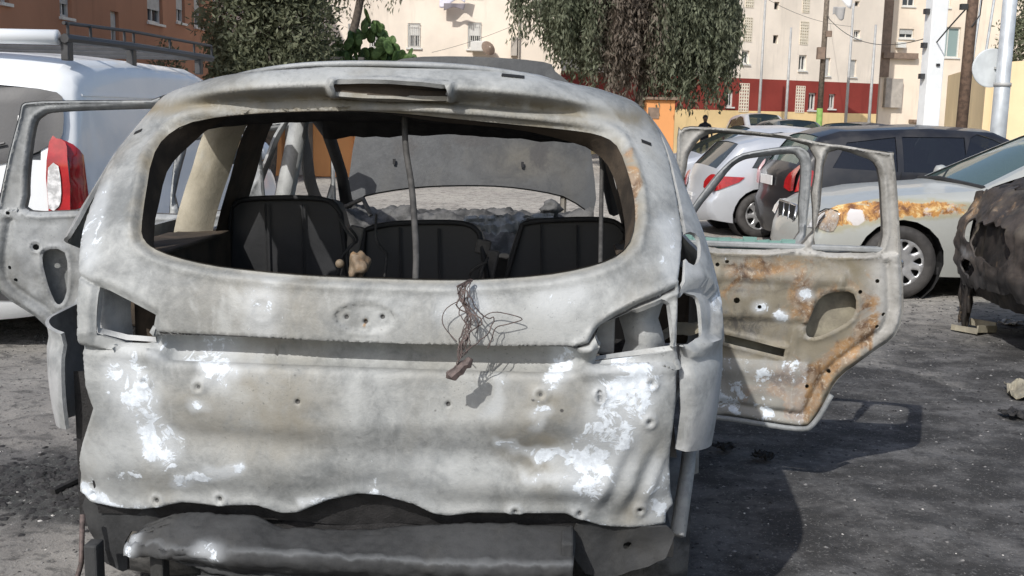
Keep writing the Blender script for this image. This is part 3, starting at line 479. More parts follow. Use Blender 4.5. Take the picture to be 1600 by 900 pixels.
# wheel-house and inner structure behind the right lamp and fenders
for sg in (1, -1):
    mb = MB(); mb.grid(10, 6, lambda u, v: (sg*(.52+.26*v), .14+.95*u, .64+.16*math.sin(u*math.pi)-.0*v)); mb.build('wheel_housing', M['burnt_dark'], car, smooth=True)
    mb = MB(); mb.grid(4, 10, lambda u, v: (sg*(.58+.15*u), .33+.03*math.sin(u*5), .34+v*.56)); mb.build('inner_corner_panel', M['char'], car, smooth=True)
    # lower edge strut seen below the fender
    mb = MB(); mb.tube([(sg*.80, .22, .40), (sg*.83, .32, .55), (sg*.85, .42, .68)], [.022, .02, .02], 6); mb.tube([(sg*.855, .44, .67), (sg*.86, .45, .50)], .018, 6); mb.build('fender_stay', M['fender'], car, smooth=True)
    # C-pillar lining, broad and tan, between quarter window and rear door
    mb = MB()
    mb.grid(8, 16, lambda u, v: (sg*(WID(1.08+.44*v)-.055-.115*u), .985+.05*u-.02*math.sin(u*math.pi)-.03*v+.004*noise.noise(Vector((u*4, v*9, 1))), 1.085+.43*v)); mb.build('pillar_lining', M['pillar_tan'], car, smooth=True)
    mb = MB(); mb.grid(3, 10, lambda u, v: (sg*(WID(1.08+.44*v)-.168-.012*u), 1.03+.26*u-.03*v, 1.02+.50*v)); mb.build('pillar_edge', M['inner'], car, smooth=True)
    # luggage side box with a shelf edge
    mb = MB(); mb.box((sg*.74, .72, .99), (.16, .72, .20)); mb.box((sg*.715, .62, 1.095), (.17, .5, .012)); mb.build('luggage_side_box', M['inner'], car, bevel=.01)
    mb = MB(); mb.box((sg*.80, 1.40, .92), (.03, .16, .3)); mb.build('door_post_plate', M['fender'], car, bevel=.01)
    # inner rails of the roof
    mb = MB(); mb.tube([(sg*.66, .52, 1.505), (sg*.655, 1.2, 1.53), (sg*.62, 2.1, 1.51), (sg*.64, 2.5, 1.40), (sg*.68, 3.0, 1.18), (sg*.74, 3.42, .99)], [.03, .03, .036, .032, .03, .036], 8); mb.build('roof_rail', M['char'], car, smooth=True)
    mb = MB(); mb.tube([(sg*.80, 2.15, .42), (sg*.775, 2.14, 1.02), (sg*.66, 2.11, 1.52)], [.05, .045, .04], 8); mb.build('centre_pillar', M['char'] if sg > 0 else M['fender'], car, smooth=True)
# right-hand lamp cavity shelf
mb = MB(); mb.grid(5, 5, lambda u, v: (.74+u*.11, .19+v*.14+.02*u, .935+.03*u+.008*math.sin(7*u+5*v))); mb.build('lamp_shelf', M['burnt_tan'], car, smooth=True)
# ---- roof with pressed ribs
def roofz(x, y):
    yy = (y-.36)/2.0
    z = 1.628+.03*math.sin(min(1, max(0, yy*1.1))*math.pi*.55)-.03*max(0, yy-.72)**2*6
    z -= .125*(abs(x)/.60)**2.6*.62
    if yy > .06: z += .004*math.cos(x*52)*min(1, (1-abs(x)/.6)*3)
    return z
def roofp(u, v):
    x = (u-.5)*2; y0 = .345+.13*abs(x)**2.2; y = y0+(2.26-y0)*v; e = (y-y0)
    z = roofz(x*.60, y)-.012*abs(x)**3; z += .006*math.sin(e*70)*max(0, 1-e/.16)*min(1, e*40)
    return (x*(.585+.05*math.sin(v*math.pi*.9)), y, z)
mb = MB(); mb.grid(72, 60, roofp)
ro = mb.build('roof', M['burnt_clean'], car, smooth=True); s_ = ro.modifiers.new('sheet', 'SOLIDIFY'); s_.thickness = .012
for y0 in (.66, 1.15, 1.7):
    mb = MB(); mb.grid(20, 1, lambda u, v: ((u-.5)*1.18, y0+v*.07, roofz((u-.5)*1.16, y0)-.045)); mb.build('roof_bow', M['inner'], car, smooth=True)
# windscreen header and ragged lining
mb = MB(); mb.grid(40, 3, lambda u, v: (-.60+1.16*u, 2.22+.05*v, 1.535-.125*v*(.95+.10*noise.noise(Vector((u*14, 0, 0))))-.03*abs(u-.5)*2)); o = mb.build('windscreen_header', M['char'], car, smooth=True); o.modifiers.new('sheet', 'SOLIDIFY').thickness = .03
mb = MB(); mb.grid(40, 3, lambda u, v: (-.62+1.24*u, .43+.05*v, 1.505-.03*v*(.9+.2*noise.noise(Vector((u*16, 3, 0))))-.05*(abs(u-.5)*2)**3)); o = mb.build('headlining_rail', M['char'], car, smooth=True); o.modifiers.new('sheet', 'SOLIDIFY').thickness = .01
# ---- seats
for q in G['seats']:
    x0 = min(p[0] for p in q); x1 = max(p[0] for p in q); zt = max(p[2] for p in q)
    seat = panel('seat_back', crom([(p[0], p[2]) for p in q[:4]]+[(q[4][0], q[4][2]), (q[4][0], .55), (q[5][0], .55), (q[5][0], q[5][2])], 3), [],
          lambda V: [(a, 1.1+.06*(b-.55)+.008*math.sin((a-x0)/(x1-x0)*math.pi), b) for a, b in V], .05, M['char_seat'], car, .07)
    mb = MB(); top = crom([(p[0], 1.09+.06*(p[2]-.55), p[2]) for p in q[:4]], 6, False); mb.tube([(q[5][0]+.004, 1.085, q[5][2])]+top+[(q[4][0]-.004, 1.085, q[4][2])], .009, 6); mb.build('seat_rim', M['black'], seat, smooth=True)
    for t in (.32, .62):
        mb = MB(); mb.tube([(x0+(x1-x0)*t, 1.094, .80), (x0+(x1-x0)*t-.01, 1.105+.02, zt-.02)], .004, 5); mb.build('seat_seam', M['black'], seat)
mb = MB()
for (x, z, dx, dz) in ((-.25, 1.02, .05, .18), (-.26, .95, .06, .05), (.225, .98, .04, .12), (.20, 1.05, .05, .05)): mb.box((x, 1.12, z), (dx, .03, dz), ry=.2)
mb.build('seat_hinge', M['burnt_dark'], car, bevel=.006)
mb = MB(); random.seed(8)
for k, (x, z) in enumerate(((-.27, 1.16), (-.22, 1.12), (-.16, 1.14), (.19, 1.0), (.22, 1.03))):
    mb.tube(crom([(x+random.uniform(-.04, .04), 1.06+random.uniform(-.03, .03), z-.05*j+random.uniform(-.02, .02)) for j in range(5)], 5, False), .005, 5)
mb.build('loose_wires', M['wire_grey'], car, smooth=True)
# lump of melted metal on the sill
mb = MB(); mb.grid(24, 14, lambda u, v: (lambda a, n_: (-.045+.027*math.cos(a)*math.sin(v*3.1416)*n_, .17+.03*math.sin(a)*math.sin(v*3.1416)*n_, 1.108-.032*math.cos(v*3.1416)*n_))(u*6.2832, 1+.55*noise.noise(Vector((math.cos(u*6.2832)*math.sin(v*3.14)*1.6, math.sin(u*6.2832)*math.sin(v*3.14)*1.6, v*3))))); mb.build('melted_metal_lump', M['lump'], car, smooth=True)
mb = MB(); mb.lathe([(.0, .0), (0, .009), (.012, .012), (.022, .008), (.025, 0)], 12, 'Y', (-.095, .16, 1.112)); mb.build('bare_metal_stud', M['lump'], car, smooth=True)
# floor, rear bench floor and tunnel so the cabin is closed below
mb = MB(); mb.box((0, 2.0, .33), (1.6, 3.4, .05)); mb.build('floor_pan', M['burnt_dark'], car)
mb = MB(); mb.box((0, .62, .58), (1.1, .8, .03)); mb.build('luggage_floor', M['char'], car)
mb = MB(); mb.grid(30, 8, lambda u, v: (-.78+1.5*u, .12+.02*math.sin(u*9), .40+.42*v)); mb.build('rear_crossmember', M['char'], car, smooth=True)  # black here carries the shade behind the bumper beam
# ---- dashboard: a charred, sagging ridge
def dashf(u, v):
    n_ = fbm((u*6, v*3, 4.), 5); m_ = fbm((u*24, v*9, 9.), 4)
    return (-.80+1.42*u, 2.86+.42*v, .90+.055*v+.055*math.sin(v*3.14)*(1+.6*n_)+.045*max(0, n_)+.018*m_-.10*(1-v)**3)
mb = MB(); mb.grid(150, 26, dashf); mb.build('dashboard', M['char_grey'], car, smooth=True)
mb = MB(); mb.grid(18, 12, lambda u, v: (lambda a, n_: (.40+.05*math.cos(a)*math.sin(v*3.14)**.5*n_, 2.95+.05*math.sin(a)*math.sin(v*3.14)**.5*n_, .97+.11*v))(u*6.2832, 1+.5*noise.noise(Vector((math.cos(u*6.2832)*2, math.sin(u*6.2832)*2, v*5))))); mb.build('instrument_binnacle', M['char_grey'], car, smooth=True)
# light crust hanging over the dash edge
def crust(u, v):
    n_ = fbm((u*9, v*4, 1.), 4)
    return (-.02+.44*u-.02*v, 2.78-.02*v+.02*n_, 1.0+.02*u-.09*v*(1+.7*n_)+.015*n_)
mb = MB(); mb.grid(40, 6, crust); mb.build('ash_crust', M['burnt_clean'], car, smooth=False)
mb = MB(); mb.grid(4, 4, lambda u, v: (-.80+1.4*u, 3.3+.16*v, .97-.03*v)); mb.build('cowl', M['burnt_dark'], car, smooth=True)
mb = MB(); mb.tube([(-.68, 3.05, 1.0), (-.55, 2.9, 1.06), (-.5, 2.85, .98)], .012, 6); mb.build('steering_column_rod', M['wire_grey'], car)
# ---- raised bonnet
hp = [(p[0], p[2]) for p in G['hood']]
hx = lambda z: 3.43+.27*(z-1.0)/.8
panel('bonnet', crom(hp, 3), [], lambda V: [(a, hx(b)-.05*(1-((a+.12)/.72)**2)+.004*noise.noise(Vector((a*3, b*3, 0)))-.00*-.006*math.exp(-((abs(a+.12)-.36)/.04)**2), b) for a, b in V], .035, M['bonnet'], car, .03,
      attrs=dict(soot_shade=lambda V: 1.0*np.exp(-((V[:, 0]+.05)/.13)**2-((V[:, 1]-1.36)/.05)**2)+.8*np.exp(-((V[:, 0]-.32)/.08)**2-((V[:, 1]-1.28)/.12)**2)+.7*np.exp(-((V[:, 0]+.42)/.12)**2-((V[:, 1]-1.3)/.1)**2), tan=lambda V: .35*np.exp(-((V[:, 0]-.25)/.2)**2-((V[:, 1]-1.25)/.1)**2)))
for x in (-.48, .23):
    mb = MB(); mb.box((x, hx(1.22)-.055, 1.225), (.014, .014, .03)); mb.build('washer_jet', M['black'], car)
for x in (-.70, .46):
    mb = MB(); mb.tube([(x, 3.42, .95), (x, 3.47, 1.05), (x*.98, 3.48, 1.12)], .018, 6); mb.build('bonnet_hinge', M['burnt_dark'], car)
# engine bay front and fender inner so it is not empty
mb = MB(); mb.box((-.1, 3.85, .55), (1.3, .6, .35)); mb.box((-.1, 4.05, .45), (1.4, .1, .3)); mb.build('engine_block', M['char'], car, bevel=.03)
# ---- hanging strap, rod, wires
mb = MB(); L_ = crom(G['strap'], 6, False); mb.tube(L_, [.0085]*len(L_), 7); mb.build('hanging_strap', M['wire_grey'], car, smooth=True)
mb = MB(); mb.tube(crom(G['rod'], 4, False), .006, 6); mb.build('gas_strut', M['wire_grey'], car, smooth=True)
mb = MB(); random.seed(5); base = G['harness']
for k in range(13):
    pts = []; nn_ = 22; bl = crom(base, 6, False); am = random.uniform(.3, 1.) if k < 10 else 1.6; e_ = random.uniform(.75, 1.)
    for i in range(nn_):
        t = i/(nn_-1)*e_; p = bl[int(t*(len(bl)-1))]; sp = (.026*math.sin(t*math.pi)+.003)*am
        pts.append((p[0]+sp*(noise.noise(Vector((t*3.2, k*3.7, 1)))*1.6+.5*noise.noise(Vector((t*11, k*1.7, 6)))), p[1]-.010-.014*abs(noise.noise(Vector((t*5, k*2.3, 4)))), p[2]+.5*sp*noise.noise(Vector((t*9, k*5.1, 9)))))
    mb.tube(crom(pts, 3, False), random.uniform(.0009, .0017), 4)
mb.tube(crom(G['loop'], 5, False), .0014, 4)
a = G['harness'][2]
mb.tube(crom([(a[0]+.01, a[1], a[2]+.02), (a[0]-.045, a[1]-.005, a[2]-.01), (a[0]-.055, a[1], a[2]-.05), (a[0]-.02, a[1]-.01, a[2]-.09)], 5, False), .0014, 4)
ha = mb.build('wiring_harness', M['wire'], car, smooth=True)
c0, c1 = Vector(G['conn'][0]), Vector(G['conn'][1]); mb = MB(); d_ = (c1-c0)
mb.tube([c0+d_*t+Vector((.003*math.sin(t*20), 0, .004*math.cos(t*17))) for t in (0, .15, .3, .5, .7, .85, 1)], [.007, .013, .012, .015, .013, .016, .011], 7); mb.build('connector', M['wire'], ha)
# ---- melted rear bumper beam, lower corners
def wavy(fn, amp, fr, seed): return lambda V: [(p[0], p[1]+amp*fbm((p[0]*fr, p[2]*fr, seed), 3), p[2]+amp*.5*fbm((p[0]*fr, seed, p[2]*fr), 2)) for p in fn(V)]
tops = sorted([(p[0], p[2]) for p in G['beam'][:10]]); zt_ = herm([t[0] for t in tops], [t[1] for t in tops])
def beamp(u, v):
    x = -.60+1.12*u; zt = zt_(x); L_ = max(0, min(1, (x+.60)/.28)); zm = .43-.004*math.sin(x*6)-.02*(1-L_); zt = max(zt, zm+.004)
    n_ = fbm((x*7, v*4, 3.), 4); m_ = fbm((x*26, v*12, 7.), 3); cr = math.exp(-((v-.5)/.06)**2)
    if v < .5: t = v/.5; y, z = .035-.125*t*(.4+.6*L_), zt-.022+(zm-zt+.022)*t**1.4
    else: t = (v-.5)/.5; y, z = -.09*(.4+.6*L_)+.0-.012*math.sin(t*3.14*2)+.04*t, zm-.085*t*(.3+.7*L_)
    return (x, y+(.007*n_+.006*m_)*(1.3-L_)+.002*m_+.05*x*x, z+(.008*n_*(1-abs(v-.5))+.005*m_)*(1.4-L_)+.0015*m_+cr*.004*m_)
mb = MB(); mb.grid(170, 30, beamp); bm_ = mesh('bumper_beam', mb.v, mb.f); V_b = np.array(mb.v)
vv = np.repeat(np.linspace(0, 1, 31), 171); xx = V_b[:, 0]
ash_b = np.maximum.reduce([.62*np.exp(-((xx+.37)/.05)**2-((vv-.55)/.14)**2), .6*np.exp(-((xx+.585)/.022)**2-((vv-.5)/.3)**2), .26*np.exp(-((vv-.49)/.03)**2)])
bm_.attributes.new('ash', 'FLOAT', 'POINT').data.foreach_set('value', ash_b.astype(np.float32))
beam = link('bumper_beam', bm_, M['melt'], car); beam.modifiers.new('s', 'SOLIDIFY').thickness = .008
mb = MB(); mb.box((.505, .0, .43), (.03, .12, .10)); mb.build('beam_end', M['melt'], beam, bevel=.006)
mb = MB(); mb.grid(60, 6, lambda u, v: (-.40+.90*u, -.075-.018*math.sin(v*6.28)+.004*noise.noise(Vector((u*12, v, 0))), .365-.07*v)); mb.build('beam_lip', M['melt'], beam, smooth=True)
panel('lower_corner_panel', crom([(p[0], p[2]) for p in G['valR']], 3), [circ((.66, .415), .012, 8)], wavy(lambda V: [(a, .08+.4*max(0, a-.55)**2, b) for a, b in V], .02, 8, 1.), .02, M['melt'], car, .01)
panel('lower_corner_panel', crom([(p[0], p[2]) for p in G['valL']], 3), [], wavy(lambda V: [(a, .10+.5*max(0, -.6-a)**2, b) for a, b in V], .02, 8, 2.), .02, M['melt'], car, .01)
mb = MB(); mb.grid(50, 5, lambda u, v: (-.72+1.42*u, .07+.03*v, .545-.10*v+.012*noise.noise(Vector((u*8, v, 3))))); mb.build('bumper_carrier', M['char'], car, smooth=True)  # black colour stands in for the shade under the tailgate
mb = MB()
for x in (-.53, -.40, -.70): mb.box((x, .02, .33), (.035, .05, .14))
mb.build('tow_bracket', M['melt'], car, bevel=.006)
mb = MB(); mb.tube([(-.74, .05, .46), (-.735, .02, .34), (-.76, -.02, .22), (-.80, -.05, .06), (-.82, -.06, .01)], .007, 5); mb.build('hanging_wire', M['wire'], car, smooth=True)
mb = MB(); mb.lathe([(-.22, .03), (-.2, .1), (.2, .1), (.22, .03)], 16, 'X', (.15, .25, .30)); mb.build('exhaust_silencer', M['burnt_dark'], car, smooth=True)
# ---- wheels: tyres burnt off to cords on sunken rims
def burnt_wheel(x, y):
    w_ = empty('wheel', (x, y, .27)); w_.parent = car; sg = 1 if x > 0 else -1
    mb = MB(); mb.lathe([(-.085, .17), (-.10, .20), (-.09, .225), (0, .215), (.09, .225), (.10, .20), (.085, .17), (-.085, .17)], 28); mb.build('rim', M['burnt_dark'], w_, smooth=True)
    mb = MB(); mb.lathe([(sg*.06, .0), (sg*.075, .05), (sg*.05, .07), (sg*.045, .18)], 24); mb.build('wheel_disc', M['burnt_clean'], w_, smooth=True)
    mb = MB(); mb.lathe([(-.10, .22), (-.11, .255), (0, .268), (.11, .255), (.10, .22)], 32); o = mb.build('tyre', M['char_grey'], w_, smooth=True)
for x, y in ((.76, .76), (-.76, .76), (.76, 3.45), (-.76, 3.45)): burnt_wheel(x, y)
# ---- doors
def door(key, label, name, rear=True, mat=M['burnt_clean'], skin=M['burnt'], inner_out=-1):
    D = G[key]; d = empty(name, (D['loc'][0], D['loc'][1], 0), D['rot'], label); d.parent = car
    out = crom(D['outer'], 2); sgn = 1 if key.endswith('r') else -1     # the inner face looks back along the car
    face = -1 if abs(D['rot']) < 1 else 1
    holes = [crom(h, 3) for h in D['holes']]; lows = []
    if 'hole' in D: lows.append(crom(D['hole'], 3))
    if 'slot' in D: lows.append(D['slot'])
    dots = D.get('dots', [])
    for i, c in enumerate(dots): lows.append(circ(c, .013 if i in (0,) else .0085, 7))
    allow = [h for h in lows]
    exd = contour(out, (.004, .009, .015, .022, .034, .045, .055, .066, .08), .012)
    for h in holes: exd += contour(h, (.004, .009, .014, .02, .027), .012, False)
    for h in lows: exd += contour(h, (.004, .010, .017), .007, False)
    allow = lows[:2]
    def fmap(base, disp):
        def f(V):
            e = disp(V); return [(a, face*(base+k), b) for (a, b), k in zip(V, e)]
        return f
    belt = .99 if key != 'door_rl' else 1.08
    def dsp(V):
        e = np.zeros(len(V)); eo = dpoly(V, out, True)
        e += .022*sstep(.0, .02, eo) * (V[:, 1] < belt) - .018*np.exp(-((eo-.055)/.014)**2)*(V[:, 1] < belt-.03)
        for h in holes: e -= .016*(1-sstep(.0, .012, dpoly(V, h, True))) - .006*np.exp(-((dpoly(V, h, True)-.02)/.006)**2)
        e += .010*np.exp(-((eo-.008)/.006)**2)*(V[:, 1] > belt)
        z = V[:, 1]
        e += np.where(z < belt-.05, 1., 0)*(.016*np.exp(-((z-(belt-.11))/.03)**2)*(V[:, 0] < .62) - .016*sstep(.72, .70, z)*sstep(.60, .62, z)*(V[:, 0] < .42) + .012*np.exp(-((z-.51)/.04)**2)*(V[:, 0] < .5) + .012*(sstep(.415, .425, V[:, 0])-sstep(.505, .515, V[:, 0]))*(sstep(.70, .71, z)-sstep(.865, .875, z)) - .008*(sstep(.14, .15, V[:, 0])-sstep(.36, .37, V[:, 0]))*(sstep(.84, .85, z)-sstep(.915, .925, z)) + .008*np.exp(-((V[:, 0]-.445)/.012)**2)*(z < .70)*(z > .34))
        e += np.array([.006*noise.noise(Vector((a*6, b*6, 3)))+.005*noise.noise(Vector((a*17, b*17, 3))) for a, b in V])*(z < belt-.04)
        for h in allow:
            e += .006*np.exp(-((dpoly(V, h, True)-.012)/.006)**2)
        return e
    if key == 'door_rr':
        at = dict(ash=lambda V: np.maximum(np.maximum.reduce([.8*np.clip(1.2-np.hypot((V[:, 0]-c[0])*.8, V[:, 1]-c[1])/.034, 0, 1) for c in D['ashp']]), .35*(V[:, 1] < .55)*(V[:, 0] < .5))*(V[:, 1] < .97),
                  rust=lambda V: np.clip(.23+.62*np.exp(-((dpoly(V, out[20:])-.075)/.045)**2)*(V[:, 1] < .85)*(V[:, 0] > .42)+.42*np.exp(-((V[:, 0]-.46)/.07)**2-((V[:, 1]-.80)/.10)**2)+.36*np.exp(-((V[:, 0]-.25)/.2)**2-((V[:, 1]-.91)/.035)**2)+.25*np.exp(-((V[:, 0]-.40)/.15)**2-((V[:, 1]-.45)/.08)**2), 0, 1)*(V[:, 1] < .97)*sstep(.80, .70, V[:, 0]),
                  tan=lambda V: .9*(V[:, 1] < .97)*sstep(.76, .66, V[:, 0])*sstep(.22, .26, V[:, 1]), soot_shade=lambda V: np.maximum(.26*sstep(.60, .66, V[:, 1])*sstep(.66, .5, V[:, 0]), np.maximum(.55*np.exp(-((V[:, 0]-.2)/.22)**2-((V[:, 1]-.69)/.07)**2), np.maximum(.5*np.exp(-((V[:, 0]-.27)/.09)**2-((V[:, 1]-.905)/.02)**2), .35*np.exp(-((V[:, 1]-.83)/.03)**2))))*(V[:, 1] < .97)*sstep(.72, .6, V[:, 0]) - .25*(V[:, 1] > .97))
        m0 = M['burnt_rusty']
    else: at = dict(ash=lambda V: .3*(V[:, 1] < .6)); m0 = mat
    panel('inner_panel', out, holes+lows, fmap(.045, dsp), .014 if rear else .025, m0, d, .004, flip=face > 0, attrs=at, extra=exd)
    outer_holes = holes
    panel('outer_skin', out, outer_holes, fmap(0., lambda V: np.array([-.02*math.sin(max(0, min(1, (b-.25)/.8))*math.pi) for a, b in V])), .04, M['burnt_tan'] if key == 'door_rr' else skin, d, .004, flip=face < 0)
    # edge band that closes the door
    mb = MB(); L = len(out); mb.add([(a, face*.052, b) for a, b in out]+[(a, face*-.002, b) for a, b in out], [(i, (i+1) % L, L+(i+1) % L, L+i) for i in range(L)]); mb.build('door_edge', mat, d, smooth=False)
    for h in holes:
        mb = MB(); L = len(h); mb.add([(a, face*.040, b) for a, b in h]+[(a, face*.0, b) for a, b in h], [(i, (i+1) % L, L+(i+1) % L, L+i) for i in range(L)]); mb.build('window_channel', M['burnt_dark'], d, smooth=True)
    return d, face
dr, fc = door('door_rr', 'open right rear door with its rust-stained bare inside showing', 'rear_door')
mb = MB(); b0, b1 = G['door_rr']['belt']; random.seed(2)
for k in range(9):
    x = .0+.05*k; mb.box((x, fc*.025, 1.005+.006*random.random()), (.055, .004, .03+.02*random.random()), ry=random.uniform(-.1, .1))
mb.build('glass_remnant', M['glass_shard'], dr)
mb = MB(); mb.box((.37, fc*.03, 1.004), (.78, .035, .022)); mb.build('belt_rail', M['burnt_clean'], dr, bevel=.006)
mb = MB(); mb.lathe([(0, .0), (.004, .028), (.012, .03), (.016, .018), (.006, .012), (.006, 0)], 16, 'Y', (.40, fc*.05, .80)); mb.build('regulator_plate', M['burnt_rusty'], dr, smooth=True)
mb = MB(); mb.tube(crom([(.03, fc*.07, .30), (.2, fc*.075, .297), (.47, fc*.072, .272), (.54, fc*.07, .30), (.60, fc*.07, .42)], 5, False), .012, 6); mb.build('door_seal', M['burnt_clean'], dr, smooth=True)
door('door_fr', 'open right front door standing behind the rear door', 'front_door', False)
dl, fc = door('door_rl', 'open left rear door with bare grey window frame', 'rear_door', True)
door('door_fl', 'open left front door standing in front of the van', 'front_door', False, M['fender'])
# ---------------------------------------------------------------- whole cars
def make_car(name, label, cat, prof, wins, loc, rz, mat, W=.86, belt=.92, wheels=((-1.25, .31), (1.25, .31)), glassm=None, group=None, rimholes=5, win_parts=True, attrs=None, ws=None, planp=.16, lamps=(), plate=None, handles=(), mirror=None, lines=(), seats=True, rnd=.07, disp=None, wheel_mats=None, roofw=.74, zs=None):
    glassm = glassm or M['glass']
    t = empty(name, (loc[0], loc[1], 0), rz, label, cat, group)
    ys = [p[0] for p in prof]; zz = [p[1] for p in prof]; y0, y1 = min(ys), max(ys); yc = (y0+y1)/2; hl = (y1-y0)/2; top = max(zz)
    zf = herm([.12, .3, .55, belt, (belt+top)/2, top], [.90, .965, 1., .965, (.965+roofw)/2+.02, roofw])
    pl = [(p[0], p[1]) for p in prof]
    def Wd(y, z): return W*zf(z)*(1-planp*abs((y-yc)/hl)**5)
    def inset(V):
        d = dpoly(V, pl); r = rnd; q = np.clip(1-d/r, 0, 1); return r*(1-np.sqrt(np.maximum(0, 1-q*q)))
    def smap(sg, off=0.):
        def f(V):
            ins = inset(V); o = []
            for (y, z), i in zip(V, ins):
                x = Wd(y, z)-i+off
                if disp: x += disp(y, z)
                o.append((sg*x, y, z))
            return o
        return f
    # outline of one flank, wheel arches cut out of the sill line
    out = list(pl); zb = .2; arch = []
    for wy, wr in sorted(wheels, reverse=True):
        ra = wr+.055; c0 = math.asin(max(-1, min(1, (zb-wr)/ra)))
        out.append((wy+ra*math.cos(c0), zb))
        n = 12
        for k in range(1, n): a = c0+(math.pi-2*c0)*k/n; out.append((wy+ra*math.cos(a), wr+ra*math.sin(a)))
        out.append((wy-ra*math.cos(c0), zb))
    ext = []
    for i in range(len(pl)-1):
        a, b = Vector(pl[i]), Vector(pl[i+1]); n_ = (b-a); nn = Vector((n_.y, -n_.x)).normalized(); k = max(2, int(n_.length/.07))
        for j in range(k+1):
            p = a.lerp(b, j/k)
            for dd in (.008, .022, .045, .075): ext.append(tuple(p+nn*dd))
    wn = [crom(w_, 2) if len(w_) > 4 else w_ for w_ in wins]
    for sg in (1, -1):
        panel('body_side', out, wn, smap(sg), .09, mat, t, 0, flip=sg < 0, extra=ext, attrs=attrs if sg < 0 else None)
        for w_ in wn:
            if win_parts: panel('side_window', w_, [], smap(sg, -.012), .2, glassm, t, 0, flip=sg < 0)
    # skin that runs over the car from tail to nose
    sn = [Vector((-(zz[i+1]-zz[i]), ys[i+1]-ys[i])).normalized() for i in range(len(prof)-1)]
    VN_ = [(sn[max(0, i-1)]+sn[min(len(sn)-1, i)]).normalized() for i in range(len(prof))]
    BW_ = [.045 if v_.y > .55 else .10 for v_ in VN_]
    mb = MB(); gl = []
    for i in range(len(prof)-1):
        (ya, za, ka), (yb, zb_, _) = prof[i], prof[i+1]
        a, b = Vector((ya, za)), Vector((yb, zb_)); L_ = (b-a).length; n_ = max(1, int(L_/(.12 if not disp else .03)))
        def P(u, v, off=0., a=a, b=b, i=i):
            p = a.lerp(b, v); nrm = VN_[i].lerp(VN_[i+1], v); w_ = max(.02, Wd(p.x, p.y)-rnd); bow = (BW_[i]*(1-v)+BW_[i+1]*v)*(1-u*u)
            dd = disp(u, p.y+(3*p.x if abs(nrm.y) > .7 else 0)) if disp else 0
            return (u*w_, p.x+nrm.x*(bow+off+dd), p.y+nrm.y*(bow+off+dd)-0)
        if ka == 'g':
            m_ = .10
            for (u0, u1) in ((-1, -1+m_), (1-m_, 1)): mb.grid(2, n_, lambda u, v: P(u0+(u1-u0)*u, v))
            g = MB(); g.grid(10, n_, lambda u, v: P((2*u-1)*(1-m_), v, -.012)); gl.append(g)
        else: mb.grid(14 if not disp else 60, n_, lambda u, v: P(2*u-1, v))
    me = mesh('body_shell', mb.v, mb.f); bm = bmesh.new(); bm.from_mesh(me); bmesh.ops.remove_doubles(bm, verts=bm.verts, dist=.0015); bm.to_mesh(me); bm.free()
    link('body_shell', me, mat, t)
    for i, g in enumerate(gl): g.build('windscreen' if g.v[0][1] > yc else 'rear_window', (ws or glassm), t, smooth=True)
    mb = MB(); mb.box((0, yc, .24), (W*1.7, hl*1.75, .06)); mb.box((0, yc, .5), (W*1.5, hl*1.2, .1)); mb.build('underbody', M['black'], t)
    mb = MB()
    for wy, wr in wheels:
        for sg in (1, -1): mb.lathe([(sg*(W-.36), .05), (sg*(W-.36), wr+.075), (sg*(W-.06), wr+.06)], 20, 'X', (0, wy, wr))
    mb.build('wheel_well', M['black'], t)
    if seats:
        mb = MB()
        for y in (yc-.45, yc+.35):
            for x in (-.36, .36): mb.box((x, y, belt-.12), (.46, .14, .5), rx=-.15); mb.box((x, y-.06, belt+.2), (.24, .09, .17), rx=-.1)
        mb.box((0, yc+.95, belt-.1), (1.3, .3, .14)); mb.build('seats', M['black'], t, bevel=.03)
    tyre = rim = None
    for wy, wr in wheels:
        for sg in (1, -1):
            w_ = empty('wheel', (sg*(W-.125), wy, wr)); w_.parent = t; w_.rotation_euler = (random.uniform(0, 1), 0, 0)
            if tyre is None:
                r = wr; mb = MB(); mb.lathe([(-.10, r*.62), (-.105, r*.8), (-.095, r*.95), (-.06, r), (.06, r), (.095, r*.95), (.105, r*.8), (.09, r*.66), (.07, r*.62)], 36); tyre = mb.build('tyre', (wheel_mats or (M['tyre'], M['rim'], M['chrome']))[0], w_, smooth=True)
                V, F = tri2d(circ((0, 0), r*.655, 40), [crom([(r*q*math.cos(a), r*q*math.sin(a)) for q, a in ((.30, 2*math.pi*(k+.5)/rimholes), (.54, 2*math.pi*(k+.5)/rimholes-1.05/rimholes*1.6), (.585, 2*math.pi*(k+.5)/rimholes), (.54, 2*math.pi*(k+.5)/rimholes+1.05/rimholes*1.6))], 4) for k in range(rimholes)] if rimholes < 8 else [crom([(r*q*math.cos(2*math.pi*(k+w__)/rimholes), r*q*math.sin(2*math.pi*(k+w__)/rimholes)) for q, w__ in ((.40, -.08), (.40, .08), (.56, .25), (.585, 0), (.56, -.25))], 3) for k in range(rimholes)], .03)
                me = mesh('rim', [(.075-.05*max(0, .5*r-math.hypot(a, b))/r*.8+.02*math.exp(-((math.hypot(a, b)-r*.63)/.01)**2), a, b) for a, b in V], F); rim = link('rim', me, (wheel_mats or (0, M['rim'], 0))[1], w_); rim.modifiers.new('s', 'SOLIDIFY').thickness = .02
                mb = MB(); mb.lathe([(.03, 0), (.03, r*.62), (-.08, r*.64)], 24); well = mb.build('brake_backing', M['black'], w_, smooth=True)
                mb = MB(); mb.lathe([(.088, 0), (.086, r*.10), (.06, r*.13)], 16); cap = mb.build('hub_cap', (wheel_mats or (0, 0, M['chrome']))[2], w_, smooth=True)
                fl = [tyre, rim, well, cap]
            else:
                for o in fl: instance(o, w_)
            if sg < 0: w_.rotation_euler = (w_.rotation_euler[0], 0, math.pi)
